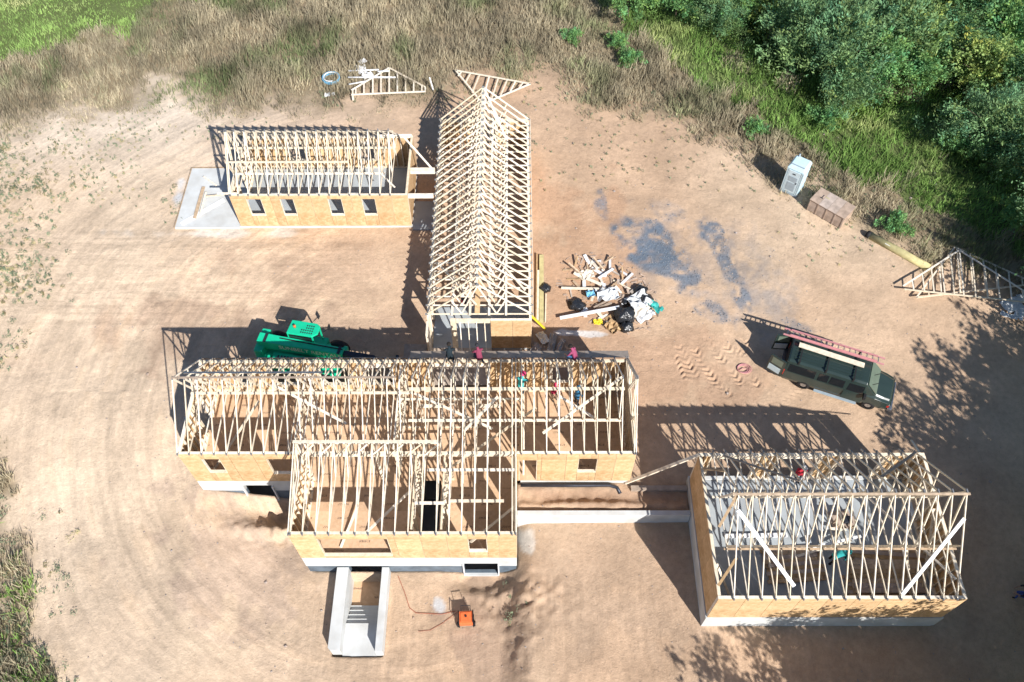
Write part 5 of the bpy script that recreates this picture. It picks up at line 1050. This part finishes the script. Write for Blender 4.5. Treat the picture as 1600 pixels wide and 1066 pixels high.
for k, (rd, hg, ns, lv, L_, Wl, m_, up, pl) in KIND.items():
    PROTO[k] = [(trunk_mesh(rd, hg, s_), crown_mesh('crown', rd, hg, ns, lv, L_, Wl, M[m_], 100+s_*7+len(k), up, .1, pl)) for s_ in range(2)]
TREES = [('silver', 1312, 82, .92, 'largest silvery green tree, with feathery upright sprays, west of the tree group'), ('silver', 1255, 45, .8, 'smaller silvery tree at the west end, against the dark gap'), ('silver', 1325, 142, .5, 'low silvery bush at the southern foot of the largest silvery tree'), ('silver', 1400, 40, .95, 'silvery tree with pale tips just east of the largest one'), ('mid', 1375, 105, .9, 'mid green tree between two silvery trees'), ('yellow', 1440, 60, .95, 'yellowish tree in the middle of the north tree group'), ('yellow', 1530, 105, 1.0, 'brightest yellow green tree near the northeast corner'), ('mid', 1575, 45, 1.0, 'green tree in the northeast corner'), ('dark', 1490, 60, .8, 'dark tree between the two yellowish trees'), ('mid', 1440, 112, .7, 'green bush south of the yellowish middle tree'), ('silver', 1545, 195, .75, 'silvery tree standing apart in the east, over a dark shadow'), ('silver', 1595, 220, .7, 'silvery bush at the east edge, half out of the picture'), ('mid', 1500, 220, .45, 'round green bush southwest of the eastern silvery tree'), ('mid', 1560, 240, .55, 'green bush south of the eastern silvery tree'), ('dark', 1600, 130, .9, 'dark green tree cut by the east edge'), ('mid', 1165, 5, .8, 'green bush at the north edge left of the dark gap'), ('silver', 1130, 25, .55, 'small greyish bush at the north edge'), ('yellow', 1200, 20, .7, 'light green bush at the north edge beside the dark gap'), ('mid', 1060, -5, .8, 'green bush at the north edge, farthest west but one'), ('mid', 985, -8, .8, 'westernmost green bush at the north edge'), ('dark', 1240, -20, .9, 'dark tree beyond the north edge above the gap'), ('silver', 1340, -10, 1.0, 'silvery tree at the north edge behind the largest one'), ('mid', 1470, -20, 1.0, 'green tree at the north edge behind the yellowish middle tree'), ('dark', 1540, -15, 1.0, 'dark tree at the north edge near the corner'), ('silver', 1680, 290, .9, 'silvery tree at the east edge shading the green grass'), ('dark', 1690, 395, 1.0, 'dark tree at the east edge behind the gable trusses'), ('mid', 1588, 335, .38, 'low green bush at the east edge north of the gable trusses'), ('shrub', 893, 57, .5, 'small bright green shrub alone in the dry grass'), ('shrub', 965, 65, .55, 'narrow green shrub east of the bright lone one'), ('shrub', 985, 92, .6, 'green shrub on the inner edge of the dry grass'), ('shrub', 1180, 200, .55, 'green shrub among brown weeds northwest of the portable toilet'), ('shrub', 1400, 350, .6, 'green shrub in brown weeds north of the timber pole'), ('shrub', 1130, 40, .6, 'low shrub south of the small greyish bush'), ('shrub', 1290, 185, .7, 'green shrub in front of the low silvery bush')]
TREES = [t + (None,) for t in TREES]
for i, (X_, Y_, s_, kd) in enumerate([(28.5, 12.8, 1.0, 'tall'), (34, 17.5, 1.0, 'tall'), (27.2, 9.3, 1.05, 'tall'), (24.5, 6.5, 1.0, 'tall'), (29, 4, 1.2, 'tall'), (21.5, 3.5, .9, 'tall'), (33.5, 12, 1.3, 'tall'), (33, 27, .9, 'tall'), (18.6, 2.6, .95, 'tall'), (15.0, .6, .85, 'tall'), (33.5, 14.5, 1.1, 'tall'), (25.5, 1, 1.1, 'tall')]):
    TREES.append((kd, 0, 0, s_, None, (X_, Y_)))
for i, (kd, px_, py_, s_, lb, xy) in enumerate(TREES):
    if xy is None: hgt = KIND[kd][1]*s_; c = G(px_, py_, hgt*.5+.3); X_, Y_ = c.x, c.y
    else: X_, Y_ = xy
    tm, cm = PROTO[kd][i % 2]; o_ = thing('shrub' if kd == 'shrub' else 'tree', lb or 'tall leafy tree beyond the southeast edge, seen by the shade it casts', 'shrub' if kd == 'shrub' else 'tree', (X_, Y_, gz(X_, Y_)), i*1.7, None if lb else 'trees beyond the southeast edge'); o_.scale = (s_, s_, s_)
    put('trunk', tm, o_); put('crown', cm, o_)
# filler brush under the trees, loose stones and clods
x, y, z, a, b2 = scatter(16000, lambda a, b2, x, y: inpoly(a, b2, [(1110, -200), (1170, 60), (1250, 150), (1330, 215), (1440, 150), (1500, 260), (1640, 420), (1900, 420), (1900, -200)]) & (fbm(x, y, 2, 101, 3) > -.15), 7)
tn = np.ones((len(x), 3))*(.7+.5*fbm(x, y, 1.5, 102, 3))[:, None]*np.array([.8, .8, .7]); V, tn2 = blades(x, y, z, 6, .8+.9*np.clip(fbm(x, y, 2, 103), -.4, .6), .13, 8, spread=.22, lean=.5, tint=tn); stuff('undergrowth', V, tn2, M['grass'], 'rough green undergrowth beneath the northern trees', 'undergrowth')
r = np.random.default_rng(77); NS = 5200; SX, SY = r.uniform(-26, 27, NS), r.uniform(8, 47, NS); SZ = ground(SX, SY); a, b2 = pix(SX, SY, SZ); wt = .25+.75*np.clip(np.exp(-((a-1080)/150)**2-((b2-430)/90)**2)*1.6+np.exp(-((a-770)/90)**2-((b2-930)/90)**2)+np.exp(-((a-380)/130)**2-((b2-840)/70)**2)*.6, 0, 1)
k = (r.random(NS) < wt) & ~((SX > -16.7) & (SX < 5.9) & (SY > 18.7) & (SY < 24.5)) & ~((SX > -10.7) & (SX < .1) & (SY > 14.5) & (SY < 19)) & ~((SX > 8.7) & (SX < 20) & (SY > 11.5) & (SY < 19)) & ~((SX > -5.1) & (SX < 1) & (SY > 24) & (SY < 43.3)) & ~((SX > -21.6) & (SX < -5) & (SY > 35.7) & (SY < 41.4)) & ~((SX > -9) & (SX < -6.1) & (SY > 10) & (SY < 15))
SX, SY, SZ = SX[k], SY[k], SZ[k]; rr_ = r.uniform(.015, .05, len(SX))*(1+1.2*(r.random(len(SX)) < .06)); base_v = np.array([(1, 0, 0), (0, 1, 0), (-1, 0, 0), (0, -1, 0), (0, 0, .7), (0, 0, -.7)]); tri = [(0, 1, 4), (1, 2, 4), (2, 3, 4), (3, 0, 4)]
bv = base_v[None]*rr_[:, None, None]*r.uniform(.6, 1.4, (len(SX), 6, 3))+np.stack([SX, SY, SZ+rr_*.25], -1)[:, None]; Vs = np.concatenate([bv[:, list(t)] for t in tri], 0)
gi = np.flatnonzero((GRV.ravel() > .3) & (PX.ravel() > 850)); gi = gi[np.random.default_rng(3).random(len(gi)) < .35]; gp = vv[gi]+np.random.default_rng(4).uniform(-.06, .06, (len(gi), 3))*np.array([1, 1, 0]); gr_ = r.uniform(.02, .055, len(gi))
gbv = base_v[None]*gr_[:, None, None]*r.uniform(.6, 1.4, (len(gi), 6, 3))+(gp+np.stack([0*gr_, 0*gr_, gr_*.2], -1))[:, None]
tag(put('gravel', tri_mesh('gravel', np.concatenate([gbv[:, list(t)] for t in tri], 0), 3, M['stone'])), 'blue grey gravel spread over the soil between the scrap heap and the van', 'gravel', kind='stuff')
M['clod'] = mat('soil_clod', (.36, .255, .185), .95, .25, 3, col2=(.30, .29, .29)); tag(put('stones', tri_mesh('stones', Vs, 3, M['clod'])), 'loose stones and soil clods scattered over the bare ground', 'stones', kind='stuff')
